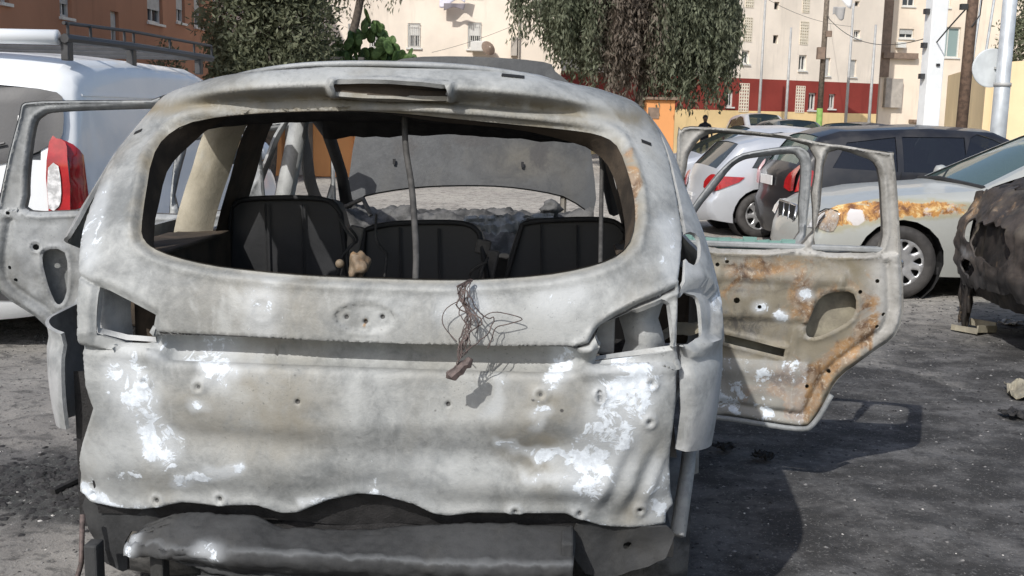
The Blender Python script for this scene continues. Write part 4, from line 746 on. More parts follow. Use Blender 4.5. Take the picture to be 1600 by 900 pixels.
    # fittings
    def endy(x, z, rear):
        best = None
        for i in range(len(prof)-1):
            za, zb2 = zz[i], zz[i+1]
            if (za-z)*(zb2-z) <= 0 and za != zb2:
                v = (z-za)/(zb2-za); y = ys[i]+(ys[i+1]-ys[i])*v; n_ = VN_[i].lerp(VN_[i+1], v).x*(BW_[i]*(1-v)+BW_[i+1]*v)
                if best is None or (y < best[0] if rear else y > best[0]): best = (y, n_)
        if best is None: best = (y0 if rear else y1, -.1 if rear else .1)
        return best[0]+best[1]*max(0, 1-(x/(Wd(best[0], z)-rnd))**2)
    for li, (pn, kind, poly, m_) in enumerate(lamps):
        lo_ = .012+.005*li
        if kind == 'side':
            for sg in (1, -1): panel(pn, crom(poly, 2) if len(poly) > 4 else poly, [], smap(sg, lo_), .05, M[m_], t, 0, flip=sg < 0)
        else:
            rear = kind == 'rear'
            for sg in (1, -1):
                panel(pn, crom(poly, 2) if len(poly) > 4 else poly, [], lambda V: [(sg*a, endy(a, b, rear)+(-lo_ if rear else lo_), b) for a, b in V], .05, M[m_], t, 0, flip=(sg < 0) == rear)
    if plate:
        rear, z, pw = plate; y = endy(0, z, rear); mb = MB(); mb.box((0, y+(-.012 if rear else .012), z), (pw, .012, .11)); mb.build('number_plate', M['plate'], t, bevel=.003)
    for (y, z) in handles:
        for sg in (1, -1):
            x = Wd(y, z); mb = MB(); mb.tube([(sg*(x-.005), y-.09, z), (sg*(x+.03), y-.06, z+.004), (sg*(x+.032), y+.06, z+.004), (sg*(x-.005), y+.09, z)], .013, 6); mb.build('door_handle', M['plastic'] if mat is not M['silver'] else mat, t, smooth=True)
    for ln in lines:
        for sg in (1, -1):
            pts = smap(sg, .0015)(np.array(crom(ln, 6, False))); mb = MB(); mb.tube(pts, .0035, 4); mb.build('door_gap', M['hole'], t)
    if mirror:
        for sg in (1, -1):
            x = Wd(*mirror); mb = MB(); mb.lathe([(-.06, 0), (-.055, .06), (.0, .085), (.05, .075), (.07, .04), (.072, 0)], 14, 'Y', (sg*(x+.13), mirror[0], mirror[1]+.06)); mb.tube([(sg*(x-.02), mirror[0], mirror[1]), (sg*(x+.1), mirror[0], mirror[1]+.04)], .025, 6); mb.build('wing_mirror', mat, t, smooth=True)
    return t, Wd, smap, endy
HB = [(-1.93, .24, 'b'), (-2.0, .34, 'b'), (-2.02, .52, 'b'), (-1.95, .60, 'b'), (-1.93, .80, 'b'), (-1.86, .97, 'g'), (-1.55, 1.33, 'b'), (-1.25, 1.41, 'b'), (-.5, 1.47, 'b'), (.2, 1.45, 'g'), (1.02, 1.02, 'b'), (1.1, .99, 'b'), (1.6, .87, 'b'), (1.88, .72, 'b'), (1.99, .52, 'b'), (2.0, .36, 'b'), (1.92, .2, 'b')]
HBW = [[(-1.42, 1.0), (-1.25, 1.27), (-.62, 1.35), (-.60, .97)], [(-.54, .97), (-.55, 1.36), (.12, 1.36), (.80, 1.0), (.80, .95)]]
HBL = [('tail_lamp', 'rear', [(.44, .70), (.78, .66), (.80, .86), (.62, .90), (.50, .86)], 'red'), ('tail_lamp_side', 'side', [(-1.93, .66), (-1.60, .80), (-1.52, .87), (-1.86, .88)], 'red'),
       ('headlamp', 'front', [(.42, .60), (.74, .62), (.76, .80), (.50, .72)], 'clear')]
hatch, _, _, _ = make_car('hatchback_car', 'silver hatchback with red tail lamps parked beyond the open doors of the burnt car', 'car', HB, HBW, (4.20, 14.7), R(-84), M['silver'], .87, lamps=HBL, plate=(True, .55, .42), handles=((-.35, .82),), mirror=(.72, .93), lines=([(-.62, .97), (-.66, .6), (-.5, .3)],), wheels=((-1.27, .33), (1.28, .33)), rimholes=7, glassm=M['glass_dark'])
ES = [(-2.12, .24, 'b'), (-2.18, .36, 'b'), (-2.2, .55, 'b'), (-2.14, .64, 'b'), (-2.13, .88, 'b'), (-2.06, 1.0, 'g'), (-1.82, 1.31, 'b'), (-1.6, 1.38, 'b'), (-.6, 1.43, 'b'), (.15, 1.40, 'g'), (1.05, 1.0, 'b'), (1.15, .97, 'b'), (1.7, .84, 'b'), (1.98, .7, 'b'), (2.1, .5, 'b'), (2.1, .34, 'b'), (2.0, .2, 'b')]
ESW = [[(-1.72, .98), (-1.55, 1.26), (-1.0, 1.33), (-1.0, .95)], [(-.93, .95), (-.93, 1.335), (-.22, 1.34), (-.22, .94)], [(-.15, .94), (-.15, 1.34), (.1, 1.33), (.76, 1.0), (.76, .94)]]
estate, _, _, _ = make_car('estate_car', 'dark grey five-door car parked behind the scorched saloon', 'car', ES, ESW, (5.22, 13.0), R(-88), M['darkcar'], .88, .90, lamps=[('tail_lamp', 'rear', [(.54, .74), (.80, .72), (.80, .98), (.72, 1.0), (.60, .90)], 'red'), ('tail_lamp_side', 'side', [(-2.12, .70), (-1.93, .78), (-1.90, .93), (-2.05, .99)], 'red'), ('headlamp', 'front', [(.42, .58), (.76, .6), (.78, .78), (.5, .7)], 'clear')], handles=((-.40, .86), (.42, .86)), mirror=(.68, .92), plate=(True, .8, .5), lines=([(-.96, .95), (-1.0, .6), (-.95, .3)], [(-.185, .94), (-.2, .6), (-.2, .3)]), wheels=((-1.3, .32), (1.32, .32)), glassm=M['glass_black'], ws=M['glass_green'])
hatch.scale = (.9, .9, .88)
# the silver saloon with the scorched wing
SD = [(-2.3, .24, 'b'), (-2.38, .4, 'b'), (-2.40, .62, 'b'), (-2.32, .92, 'b'), (-1.7, 1.0, 'g'), (-1.05, 1.33, 'b'), (-.5, 1.41, 'b'), (.05, 1.385, 'g'), (.93, .955, 'b'), (1.0, .935, 'b'), (1.7, .875, 'b'), (2.15, .785, 'b'), (2.30, .70, 'b'), (2.36, .52, 'b'), (2.38, .38, 'b'), (2.3, .22, 'b')]
SDW = [[(-1.45, .97), (-1.0, 1.26), (-.62, 1.32), (-.62, .93)], [(-.55, .93), (-.55, 1.325), (-.02, 1.32), (.66, .98), (.70, .93)]]
rustf = lambda V: np.clip(.92*np.exp(-((V[:, 1]-(.755+.05*(1.9-V[:, 0])))/(.05+.055*np.clip((V[:, 0]-1.)/1.2, 0, 1)))**2)*sstep(2.44, 2.30, V[:, 0])*sstep(.75, 1.35, V[:, 0]) + .5*np.exp(-((V[:, 0]-2.2)/.16)**2-((V[:, 1]-.65)/.09)**2), 0, 1)*sstep(.93, .86, V[:, 1]+.04*(V[:, 0]-1.9))
saloon, sW, sMap, sEnd = make_car('saloon_car', 'silver saloon with a rusty scorched front wing and a chrome grille', 'car', SD, SDW, (4.92, 10.03), R(90), M['sedan'], .90, .90, lamps=[('headlamp', 'front', [(.60, .58), (.80, .60), (.80, .72), (.66, .74)], 'clear')], handles=((-.35, .83), (-1.35, .84)), mirror=(.62, .94), wheels=((-1.15, .315), (1.63, .315)), rimholes=10, lines=([(.72, .93), (.80, .75), (.74, .5), (.72, .26)], [(-.585, .93), (-.6, .6), (-.58, .26)]), attrs=dict(rust=rustf, ash=lambda V: np.clip(1.3-np.hypot((V[:, 0]-2.02)/.10, (V[:, 1]-.70)/.075), 0, 1)), ws=M['glass_green'], rnd=.09)
mb = MB()
for sg in (1, -1): mb.lathe([(0, 0), (.006, .075), (.02, .085), (.0, .10)], 20, 'Y', (0, 0, 0))
# grille: chrome frame with bars
gf = MB(); gr = MB(); gy = sEnd(0, .60, False)
for z in np.linspace(.47, .74, 10): gr.box((0, gy+.015-.09*(z-.47), z), (.60-.12*(.74-z)/.27, .012, .010))
for x in (-.1, .1): gf.box((x, gy+.02-.012, .605), (.012, .02, .27), rx=.32*.3)
gf.tube([(-.24, gy+.01, .46), (-.31, gy-.01, .74), (.31, gy-.01, .74), (.24, gy+.01, .46), (-.24, gy+.01, .46)], .014, 6)
g_ = gf.build('grille_frame', M['chrome'], saloon, smooth=True); gr.build('grille_bars', M['plastic'], g_)
bk = MB(); bk.box((0, gy-.005, .60), (.58, .02, .27)); bk.build('grille_backing', M['hole'], g_)
# scorched lamp socket on the near wing, strip of moulding and damaged trim
panel('scorched_lamp', crom([(2.20, .57), (2.33, .60), (2.33, .68), (2.26, .745), (2.16, .73)], 3), [], sMap(-1, .008), .03, M['burnt_rusty'], saloon, 0, flip=True, attrs=dict(rust=lambda V: .5+0*V[:, 0], ash=lambda V: .25+0*V[:, 0]))
panel('lamp_gap', crom([(2.17, .745), (2.27, .76), (2.36, .69), (2.34, .69), (2.26, .75), (2.17, .735)], 2), [], sMap(-1, .010), .02, M['hole'], saloon, 0, flip=True)
panel('side_moulding', [(.86, .50), (1.14, .50), (1.14, .565), (.86, .565)], [], sMap(-1, .012), .05, M['sedan'], saloon, .01, flip=True)
panel('wing_vent', [(.97, .745), (1.05, .745), (1.05, .76), (.97, .76)], [], sMap(-1, .006), .05, M['hole'], saloon, 0, flip=True)
mb = MB(); mb.tube(sMap(-1, .012)(np.array([(.965, .75), (.945, .70), (.955, .66), (.92, .64)])), .006, 5); mb.build('torn_trim', M['chrome'], saloon)
mb = MB(); mb.tube([(.75, .93, .96), (0, 1.03, 1.0), (-.75, .93, .96)], .02, 6); mb.tube([(.1, .96, .985), (.5, .75, 1.06)], .008, 5); mb.build('wiper', M['black'], saloon)
# white van with the roof rack
VN = [(-2.08, .26, 'b'), (-2.16, .34, 'b'), (-2.18, .58, 'b'), (-2.12, .64, 'b'), (-2.12, 1.17, 'g'), (-2.02, 1.58, 'b'), (-1.95, 1.70, 'b'), (-1.75, 1.77, 'b'), (-1.0, 1.80, 'b'), (.1, 1.79, 'b'), (.55, 1.70, 'g'), (1.35, 1.14, 'b'), (1.45, 1.10, 'b'), (1.95, .93, 'b'), (2.12, .70, 'b'), (2.16, .45, 'b'), (2.08, .22, 'b')]
VNW = [[(.02, 1.07), (.04, 1.52), (.50, 1.55), (1.10, 1.15), (1.12, 1.05)]]
van, vW, vMap, vEnd = make_car('panel_van', 'white panel van with a dark roof rack parked left of the burnt car', 'van', VN, VNW, (-3.27, 8.62), R(-4), M['white'], .88, 1.05, lamps=[('tail_lamp', 'rear', [(.665, .86), (.79, .88), (.785, 1.18), (.765, 1.28), (.71, 1.30), (.67, 1.28)], 'red'), ('tail_lamp_side', 'side', [(-2.11, .87), (-1.99, .93), (-2.0, 1.2), (-2.09, 1.3)], 'red'), ('reversing_lens', 'rear', [(.67, .89), (.725, .90), (.745, .98), (.735, 1.14), (.675, 1.13)], 'clear'), ('headlamp', 'front', [(.5, .72), (.78, .74), (.78, .92), (.6, .86)], 'clear')], mirror=(1.02, 1.08), handles=((.25, .95),), wheels=((-1.3, .32), (1.3, .32)), planp=.06, rnd=.10, roofw=.86, glassm=M['glass_dark'], ws=M['glass_dark'], lines=([(-.02, 1.56), (-.03, 1.0), (0, .4)], [(1.16, 1.1), (1.2, .8), (1.05, .45)]), seats=False)
# rear window surround continues the dark glass round the lamp
panel('rear_glass_corner', crom([(.20, 1.16), (.50, 1.17), (.70, 1.28), (.745, 1.33), (.735, 1.50), (.69, 1.57), (.45, 1.60), (.20, 1.60)], 2), [], lambda V: [(a, vEnd(a, b, True)-.010, b) for a, b in V], .06, M['plastic'], van, 0)
panel('number_sticker', [(.49, 1.36), (.565, 1.36), (.565, 1.43), (.49, 1.43)], [], lambda V: [(a, vEnd(a, b, True)-.014, b) for a, b in V], .06, M['plate'], van, 0)
mb = MB(); y_ = vEnd(.52, 1.4, True)-.017; mb.box((.5275, y_, 1.395), (.008, .004, .07)); mb.box((.5275, y_, 1.395), (.075, .004, .006)); mb.build('sticker_lines', M['plastic'], van)
mb = MB(); mb.lathe([(0, 0), (-.01, .055), (.0, .07)], 18, 'Y', (.44, vEnd(.44, .93, True)-.004, .93)); mb.build('door_lock_dish', M['plastic'], van, smooth=True)
panel('bumper_cover', [(-.80, .34), (.80, .34), (.80, .60), (-.80, .60)], [], lambda V: [(a, vEnd(a, b, True)-.012, b) for a, b in V], .08, M['plastic'], van, 0)
panel('side_swage', crom([(-1.9, 1.552), (-.15, 1.552), (-.15, 1.565), (-1.9, 1.565)], 1), [], vMap(1, .006), .06, M['white'], van, .01)
mb = MB(); mb.tube([(.12, vEnd(.12, 1.14, True)-.02, 1.14), (.26, vEnd(.26, 1.22, True)-.03, 1.22), (.44, vEnd(.44, 1.26, True)-.03, 1.27)], .008, 5); mb.build('rear_wiper', M['plastic'], van)
mb = MB(); mb.tube([(-.02, vEnd(-.02, z, True)-.003, z) for z in (.62, .8, 1.0, 1.16)], .004, 4); mb.build('door_gap', M['hole'], van)
mb = MB()
for z in (.72,): mb.box((.80, vEnd(.80, z, True)-.005, z), (.03, .03, .09)); mb.build('door_hinge', M['white'], van, bevel=.004); mb = MB()
panel('rub_strip', [(-.72, .50), (1.0, .50), (1.0, .58), (-.72, .58)], [], vMap(1, .012), .1, M['plastic'], van, .01)
for txt, x, z in (('LO', .06, 1.065), ('SAAR', .255, 1.065)):
    cu = bpy.data.curves.new('lettering', 'FONT'); cu.body = txt; cu.size = .055; cu.extrude = .002
    tmp = bpy.data.objects.new('tmp', cu); COL.objects.link(tmp); bpy.context.view_layer.update(); me = bpy.data.meshes.new_from_object(tmp.evaluated_get(bpy.context.evaluated_depsgraph_get())); bpy.data.objects.remove(tmp)
    ob = bpy.data.objects.new('lettering', me); COL.objects.link(ob); ob.parent = van; ob['kind'] = 'stuff'; me.materials.clear(); me.materials.append(M['plastic']); ob.location = (x, vEnd(x+.05, z, True)-.012, z-.02); ob.rotation_euler = (R(90), 0, 0)
rack = empty('roof_rack', (-3.27, 8.62, 0), R(-4), 'black roof rack with a white rear tube on top of the white van', 'roof rack')
mb = MB(); mb.tube([(-.80, -1.93, 1.90), (.66, -1.93, 1.895)], .045, 12); mb.build('rear_tube', M['white'], rack, smooth=True)
for sg in (1, -1):
    mb = MB(); mb.tube([(sg*.70, -1.93, 1.98), (sg*.71, -1.0, 2.0), (sg*.70, .62, 2.0)], .012, 6); mb.build('upper_rail', M['plastic'], rack)
    mb = MB(); mb.tube([(sg*.70, -1.93, 1.89), (sg*.71, -1.0, 1.90), (sg*.70, .62, 1.90)], .028, 8); mb.build('lower_rail', M['plastic'], rack)
    for y in (-1.9, -1.6, -1.1, -.95, -.3, .2, .6):
        mb = MB(); mb.tube([(sg*.71, y, 1.895), (sg*.71, y, 1.99)], .010, 6); mb.build('rail_post', M['plastic'], rack)
    for y in (-1.88, -.95, .35):
        mb = MB(); mb.box((sg*.69, y, 1.83), (.05, .07, .14)); mb.build('rack_foot', M['plastic'], rack, bevel=.008)
for y in (-1.5, -.9, -.3, .3): mb = MB(); mb.tube([(-.70, y, 1.885), (.70, y, 1.885)], .016, 6); mb.build('cross_bar', M['plastic'], rack)
# cars further off
wc_, _, _, _ = make_car('parked_car', 'white hatchback facing the camera behind the silver one, beside the burnt car', 'car', HB, HBW, (3.70, 17.2), R(96), M['silver'], .87, lamps=HBL, mirror=(.72, .93), handles=((-.35, .82),), wheels=((-1.27, .31), (1.28, .31)))
wc_.scale = (.95, .95, .93)
0 and make_car('parked_car', 'dark blue car hidden to the left of the silver hatchback', 'car', HB, HBW, (1.78, 18.3), R(180), M['bluecar'], .86, lamps=HBL, mirror=(.72, .93), handles=((-.35, .82),))
grp = 'cars far off along the plinth wall'
make_car('parked_car', 'light square-backed car far off in front of the maroon building, leftmost of three', 'car', [(y, z*1.13, k) for y, z, k in HB], [[(a, b*1.13) for a, b in q] for q in HBW], (8.9, 40.), R(186), M['silver'], .87, 1.04, group=grp, lamps=HBL, mirror=(.72, 1.04))
make_car('parked_car', 'grey green car with a dark windscreen far off, middle of three', 'car', HB, HBW, (8.35, 33.), R(186), M['greycar'], .87, group=grp, lamps=HBL, mirror=(.72, .93))
make_car('parked_car', 'low dark car with a pale roof rail far off, rightmost of three', 'car', ES, ESW, (8.6, 28.5), R(130), M['darkcar'], .87, .9, group=grp, lamps=HBL, mirror=(.68, .92))
# burnt black car at the right edge
BC = [(-1.9, .26, 'b'), (-2.0, .5, 'b'), (-1.9, .95, 'b'), (-1.5, 1.4, 'b'), (-.4, 1.5, 'b'), (.3, 1.46, 'b'), (1.0, 1.18, 'b'), (1.62, 1.13, 'b'), (1.88, 1.04, 'b'), (1.99, .80, 'b'), (2.02, .5, 'b'), (1.96, .30, 'b')]
bd = lambda a, z: .035*noise.noise(Vector((a*2.2, z*3, 2)))-.05*abs(noise.noise(Vector((a*3.5, z*4, 5))))+.012*noise.noise(Vector((a*14, z*16, 8)))
M['burnt_black'] = burnt('burnt_black_paint', (.009, .0085, .008), (.038, .031, .027), .15, .17, -.24, .0, .1, .55)
bc, bW, bMap, bEnd = make_car('burnt_black_car', 'charred black car with melted front at the right edge', 'burnt car', BC, [[(-1.35, 1.0), (-1.2, 1.3), (-.2, 1.36), (-.2, 1.0)], [(-.1, 1.0), (-.1, 1.36), (.2, 1.36), (.75, 1.05)]], (5.36, 7.22), R(88), M['burnt_black'], .93, .95, win_parts=False, seats=False, disp=bd, planp=.12, rnd=.06, wheel_mats=(M['char'], M['burnt_dark'], M['burnt_dark']), wheels=((-1.2, .29), (1.15, .29)))
random.seed(12); mb = MB()
for k in range(13):
    x = random.uniform(.45, .84); y = bEnd(x, .5, False)-random.uniform(.0, .05); z = random.uniform(.42, .66); p = []; n_ = random.randint(6, 9); zt = max(.0, z-random.uniform(.15, .62))
    for j in range(n_): p.append((x+random.uniform(-.014, .014), y+random.uniform(-.014, .014), z+(zt-z)*j/(n_-1)))
    r0 = random.uniform(.012, .030); mb.tube(p, [r0*(1-.6*j/n_)*random.uniform(.7, 1.3) for j in range(n_)], 6)
mb.build('melted_plastic_drips', M['burnt_black'], bc, smooth=True)
def ragged(pts, amp, seed):
    L = resamp(pts, .035); return [(a+amp*noise.noise(Vector((a*9, b*9, seed))), b+amp*noise.noise(Vector((a*11, b*11, seed+5)))) for a, b in L]
fo = ragged([(-.80, .36), (-.3, .40), (.2, .37), (.6, .33), (.86, .42), (.885, .62), (.86, .86), (.80, 1.0), (.4, 1.06), (-.4, 1.07), (-.80, 1.0)], .05, 2.)
fh = [ragged(crom([(.34, .66), (.46, .64), (.60, .69), (.60, .79), (.48, .82), (.36, .78)], 2), .02, 7.), ragged(crom([(-.25, .58), (.25, .60), (.28, .80), (-.2, .82)], 2), .05, 9.), ragged(crom([(.26, .44), (.52, .45), (.54, .53), (.28, .54)], 2), .03, 11.)]
def fm(V): return [(a, bEnd(min(.8, max(-.8, a)), b, False)+.045+.05*noise.noise(Vector((a*3.3, b*4, 4)))+.022*noise.noise(Vector((a*9, b*11, 6)))+.012*noise.noise(Vector((a*22, b*20, 8)))-.10*max(0, a-.72)*4*(a-.72), b) for a, b in V]
M['burnt_front'] = burnt('burnt_front_panel', (.018, .016, .015), (.075, .062, .054), .3, .12, -.18, .15, .1, .5)
panel('scorched_front', fo, fh, fm, .022, M['burnt_front'], bc, .012, attrs=dict(rust=lambda V: .5*np.exp(-((V[:, 0]-.70)/.12)**2-((V[:, 1]-.88)/.09)**2)+.3*np.exp(-((V[:, 0]-.2)/.2)**2-((V[:, 1]-.93)/.06)**2), soot_shade=lambda V: .5*sstep(.62, .42, V[:, 1]), ash=lambda V: .35*np.exp(-((V[:, 0]-.5)/.3)**2-((V[:, 1]-.58)/.04)**2)))
# ---------------------------------------------------------------- ground
def ground_mat():
    n = NT('charred_asphalt'); P = n.vec(); a = n.noise(.35, 5, .6); b = n.noise(2.2, 6, .68, dist=.5); c = n.noise(26, 5, .7); f = n.noise(120, 3, .7); st = n.noise(3.5, 5, .65, n.vec((.9, 1.1, 1)))
    sep = n.n.new('ShaderNodeSeparateXYZ'); n.L(n.tc.outputs['Object'], sep.inputs[0]); X, Y = sep.outputs[0], sep.outputs[1]
    def blob(cx, cy, rx, ry):
        u = n.math('DIVIDE', n.math('SUBTRACT', X, cx), rx); v = n.math('DIVIDE', n.math('SUBTRACT', Y, cy), ry)
        return n.math('SQRT', n.math('ADD', n.math('MULTIPLY', u, u), n.math('MULTIPLY', v, v)))
    d = n.math('MINIMUM', n.math('MINIMUM', blob(1.3, 4.4, 2.6, 3.0), blob(4.6, 6.3, 2.6, 2.0)), blob(-1.55, 4.2, .75, .55))
    m = n.step(n.math('MULTIPLY_ADD', n.math('SUBTRACT', b, .5), .9, d), 1.15, .72)
    col = n.mix(n.step(a, .4, .62), (.34, .315, .28), (.45, .42, .37)); col = n.mix(n.math('MULTIPLY', n.step(st, .5, .7), .5), col, (.15, .145, .135))
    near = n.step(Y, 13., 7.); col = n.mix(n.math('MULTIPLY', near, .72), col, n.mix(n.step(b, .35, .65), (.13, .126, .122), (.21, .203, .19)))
    col = n.mix(n.math('MULTIPLY', m, .9), col, n.mix(n.step(st, .38, .66), (.020, .020, .021), (.115, .112, .11)))
    h2 = blob(-1.6, 4.15, .62, .42); col = n.mix(n.math('MULTIPLY', n.step(n.math('MULTIPLY_ADD', n.math('SUBTRACT', b, .5), .8, h2), 1.1, .8), .75), col, (.045, .047, .045))
    c2 = n.noise(60, 5, .75); col = n.mix(n.math('MULTIPLY', n.step(n.noise(7, 6, .7, dist=.8), .5, .62), .55), col, (.04, .04, .04)); col = n.mix(n.math('MULTIPLY', n.step(c, .54, .64), .6), col, (.035, .034, .034)); col = n.mix(n.math('MULTIPLY', n.step(c2, .56, .64), .4), col, (.26, .255, .245)); col = n.mix(n.math('MULTIPLY', n.step(f, .63, .70), .4), col, (.42, .41, .38))
    h = n.math('ADD', n.math('MULTIPLY', c, .7), n.math('ADD', n.math('MULTIPLY', f, .35), n.math('MULTIPLY', b, .9)))
    return n.out(col, .9, 0, n.bump(h, .55, .02), .25)
M['ground'] = ground_mat()
mb = MB(); mb.add([(-260, -60, -.004), (260, -60, -.004), (260, 420, -.004), (-260, 420, -.004)], [(0, 1, 2, 3)])
# near part is really uneven
def gz(x, y):
    e = min(1, max(0, min(x+6, 9-x, y-1, 14-y))); r = max(0, 1-math.hypot((x+1.62)/.55, (y-4.15)/.42))
    return e*(.012*noise.noise(Vector((x*1.3, y*1.3, 0)))+.011*fbm((x*6, y*6, 3), 4)*.8+.004) + .05*r*(.6+.8*noise.noise(Vector((x*9, y*9, 1))))
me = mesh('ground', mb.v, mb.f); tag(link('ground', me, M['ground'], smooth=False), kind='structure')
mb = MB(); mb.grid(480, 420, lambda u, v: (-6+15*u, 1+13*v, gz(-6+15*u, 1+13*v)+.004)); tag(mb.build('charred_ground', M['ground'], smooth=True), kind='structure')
# crumbs of ash, glass and burnt plastic
def chips(name, n_, mat, area, smin, smax, seed, flat=.4):
    rng = random.Random(seed); mb = MB()
    for k in range(n_):
        x, y = area(rng); s = rng.uniform(smin, smax)*(1+max(0, y-5)*.08); z = gz(x, y)+.004; a = rng.uniform(0, 6.28); v = []
        for q in range(5): v.append((x+s*math.cos(a+q*1.257)*rng.uniform(.5, 1), y+s*math.sin(a+q*1.257)*rng.uniform(.5, 1), z-.002+rng.uniform(0, s*flat*.4)))
        v.append((x+rng.uniform(-.3, .3)*s, y+rng.uniform(-.3, .3)*s, z+s*flat)); mb.add(v, [(q, (q+1) % 5, 5) for q in range(5)])
    tag(mb.build(name, mat), kind='stuff')
M['chip_dark'] = plain('burnt_crumbs', (.022, .021, .021), .8, 0, .4, 30, .2); M['chip_pale'] = plain('ash_flakes', (.50, .48, .45), .8, 0, .3, 30, .2); M['chip_grey'] = plain('grit', (.16, .155, .15), .9, 0, .4, 30, .2)
right = lambda r: (.5+r.random()**.8*3.4, 2.9+r.random()**1.3*6.5); left = lambda r: (-.9-r.random()*2.2, 2.9+r.random()**1.2*4.2); heap = lambda r: (-1.62+r.gauss(0, .3), 4.15+r.gauss(0, .2))
chips('burnt_crumbs', 2600, M['chip_dark'], right, .003, .014, 1); chips('burnt_flakes', 1100, M['chip_dark'], left, .003, .011, 2); chips('ash_flakes', 170, M['chip_pale'], right, .004, .011, 3, .25); chips('pale_flakes', 210, M['chip_pale'], left, .005, .016, 4, .25); chips('road_grit', 2200, M['chip_grey'], lambda r: (right(r) if r.random() < .6 else left(r)), .004, .014, 5); chips('charred_heap', 1100, M['chip_dark'], heap, .008, .034, 6, .3)
# larger pieces lying about
def crumple(name, label, c, sx, sy, sz, mat, seed, rz=0):
    mb = MB(); mb.grid(14, 10, lambda u, v: ((u-.5)*sx, (v-.5)*sy+.03*noise.noise(Vector((u*4, v*4, seed))), .012+sz*(.5+.6*noise.noise(Vector((u*3, v*3, seed+4)))+.25*noise.noise(Vector((u*9, v*9, seed))))))
    o = mb.build(name, mat, None, (c[0], c[1], gz(c[0], c[1])), (0, 0, rz)); o.modifiers.new('s', 'SOLIDIFY').thickness = .006; return tag(o, label, 'debris')
crumple('crumpled_sheet', 'pale crumpled burnt sheet on the charred ground at the right edge', (2.86, 5.9), .16, .34, .07, M['burnt_tan'], 3, -.3)
fr = empty('bent_tray', (3.35, 7.75, gz(3.35, 7.75)), R(38), 'bent pale metal tray lying by the melted black car', 'debris')
mb = MB(); mb.box((0, 0, .02), (.24, .19, .008), ry=.12); mb.build('tray_floor', M['burnt_tan'], fr)
mb = MB()
for c, d in (((0, -.1, .04), (.26, .012, .05)), ((.125, 0, .05), (.012, .2, .05)), ((-.125, 0, .035), (.012, .2, .04))): mb.box(c, d, ry=.1)
mb.build('tray_rim', M['burnt_tan'], fr)
crumple('ash_scrap', 'small white ash scrap beside the melted black car', (3.78, 8.1), .16, .12, .03, M['bone'], 7, .6)
crumple('plastic_scrap', 'small charred scrap lying right of the open rear door shadow', (2.62, 5.45), .16, .10, .05, M['char'], 9, .2)
mb = MB(); mb.tube([(-1.74, 3.98, .035), (-1.66, 4.2, .045), (-1.62, 4.33, .03)], .014, 6); tag(mb.build('burnt_rod', M['char']), 'short black burnt rod on the charred heap at left', 'debris')
random.seed(21)
for k, (x, y, lb) in enumerate(((.98, 4.75, 'small charred lump in the sunlit strip beside the burnt car, nearest the open door'), (1.12, 4.62, 'curled charred strip on the ground below the open rear door'), (.86, 4.9, 'flat charred scrap tucked under the corner of the open rear door'))): crumple('charred_lump', lb, (x, y), random.uniform(.06, .1), random.uniform(.05, .08), .045, M['char'], 30+k, random.random()*3)
# ---------------------------------------------------------------- buildings
def wallpaint(name, c, var=.08, stain=.55):
    n = NT(name); a = n.noise(.5, 6, .6); b = n.noise(1.5, 5, .6, n.vec((2.2, 2.2, .25))); f = n.noise(22, 4, .6)
    col = n.mix(n.step(a, .35, .65), tuple(x*(1-var) for x in c), tuple(min(1, x*(1+var)) for x in c)); col = n.mix(n.math('MULTIPLY', n.step(b, .52, .75), stain), col, tuple(x*.72 for x in c))
    return n.out(col, .85, 0, n.bump(f, .25, .01), .2)
M['cream'] = wallpaint('cream_render', (.80, .71, .60)); M['cream2'] = wallpaint('beige_render', (.78, .67, .54)); M['maroon'] = wallpaint('maroon_paint', (.25, .045, .035), .12); M['yellow'] = wallpaint('yellow_paint', (.78, .58, .30)); M['orange_wall'] = wallpaint('orange_brown_render', (.44, .22, .135), .06); M['yellow_wall'] = wallpaint('pale_yellow_wall', (.76, .61, .38), .06); M['orange'] = wallpaint('orange_cabin_paint', (.72, .33, .13), .05, .1)
M['trim'] = plain('white_frame', (.66, .65, .61), .5, 0, .05, 10, 0); M['shutter'] = plain('grey_shutter', (.42, .42, .40), .6, 0, .1, 10, 0); M['lattice'] = plain('pale_lattice', (.72, .65, .52), .8, 0, .08, 10, 0); M['concrete'] = plain('grey_concrete', (.42, .38, .33), .85, 0, .12, 4, .2); M['brown'] = plain('brown_ledge', (.22, .16, .12), .8, 0, .15, 6, .1)
M['pane'] = glass('window_pane', (.05, .055, .06), .05); M['pane_lt'] = glass('pale_window_pane', (.25, .33, .32), .05)
def facade(t, name, A, B, u0, u1, z0, z1, mat, th=.3, rects=()):
    A, B = Vector(A), Vector(B); d = (B-A).normalized(); n = Vector((d.y, -d.x)); 
    f = lambda off: (lambda V: [(A.x+d.x*a+n.x*off, A.y+d.y*a+n.y*off, b) for a, b in V])
    hs = [rectp(*r[:4]) for r in rects if r[1] > z0 and r[3] < z1 and r[0] > u0 and r[2] < u1]
    return panel(name, rectp(u0, z0, u1, z1), hs, f(0), 3., mat, t, th, smooth=False), f
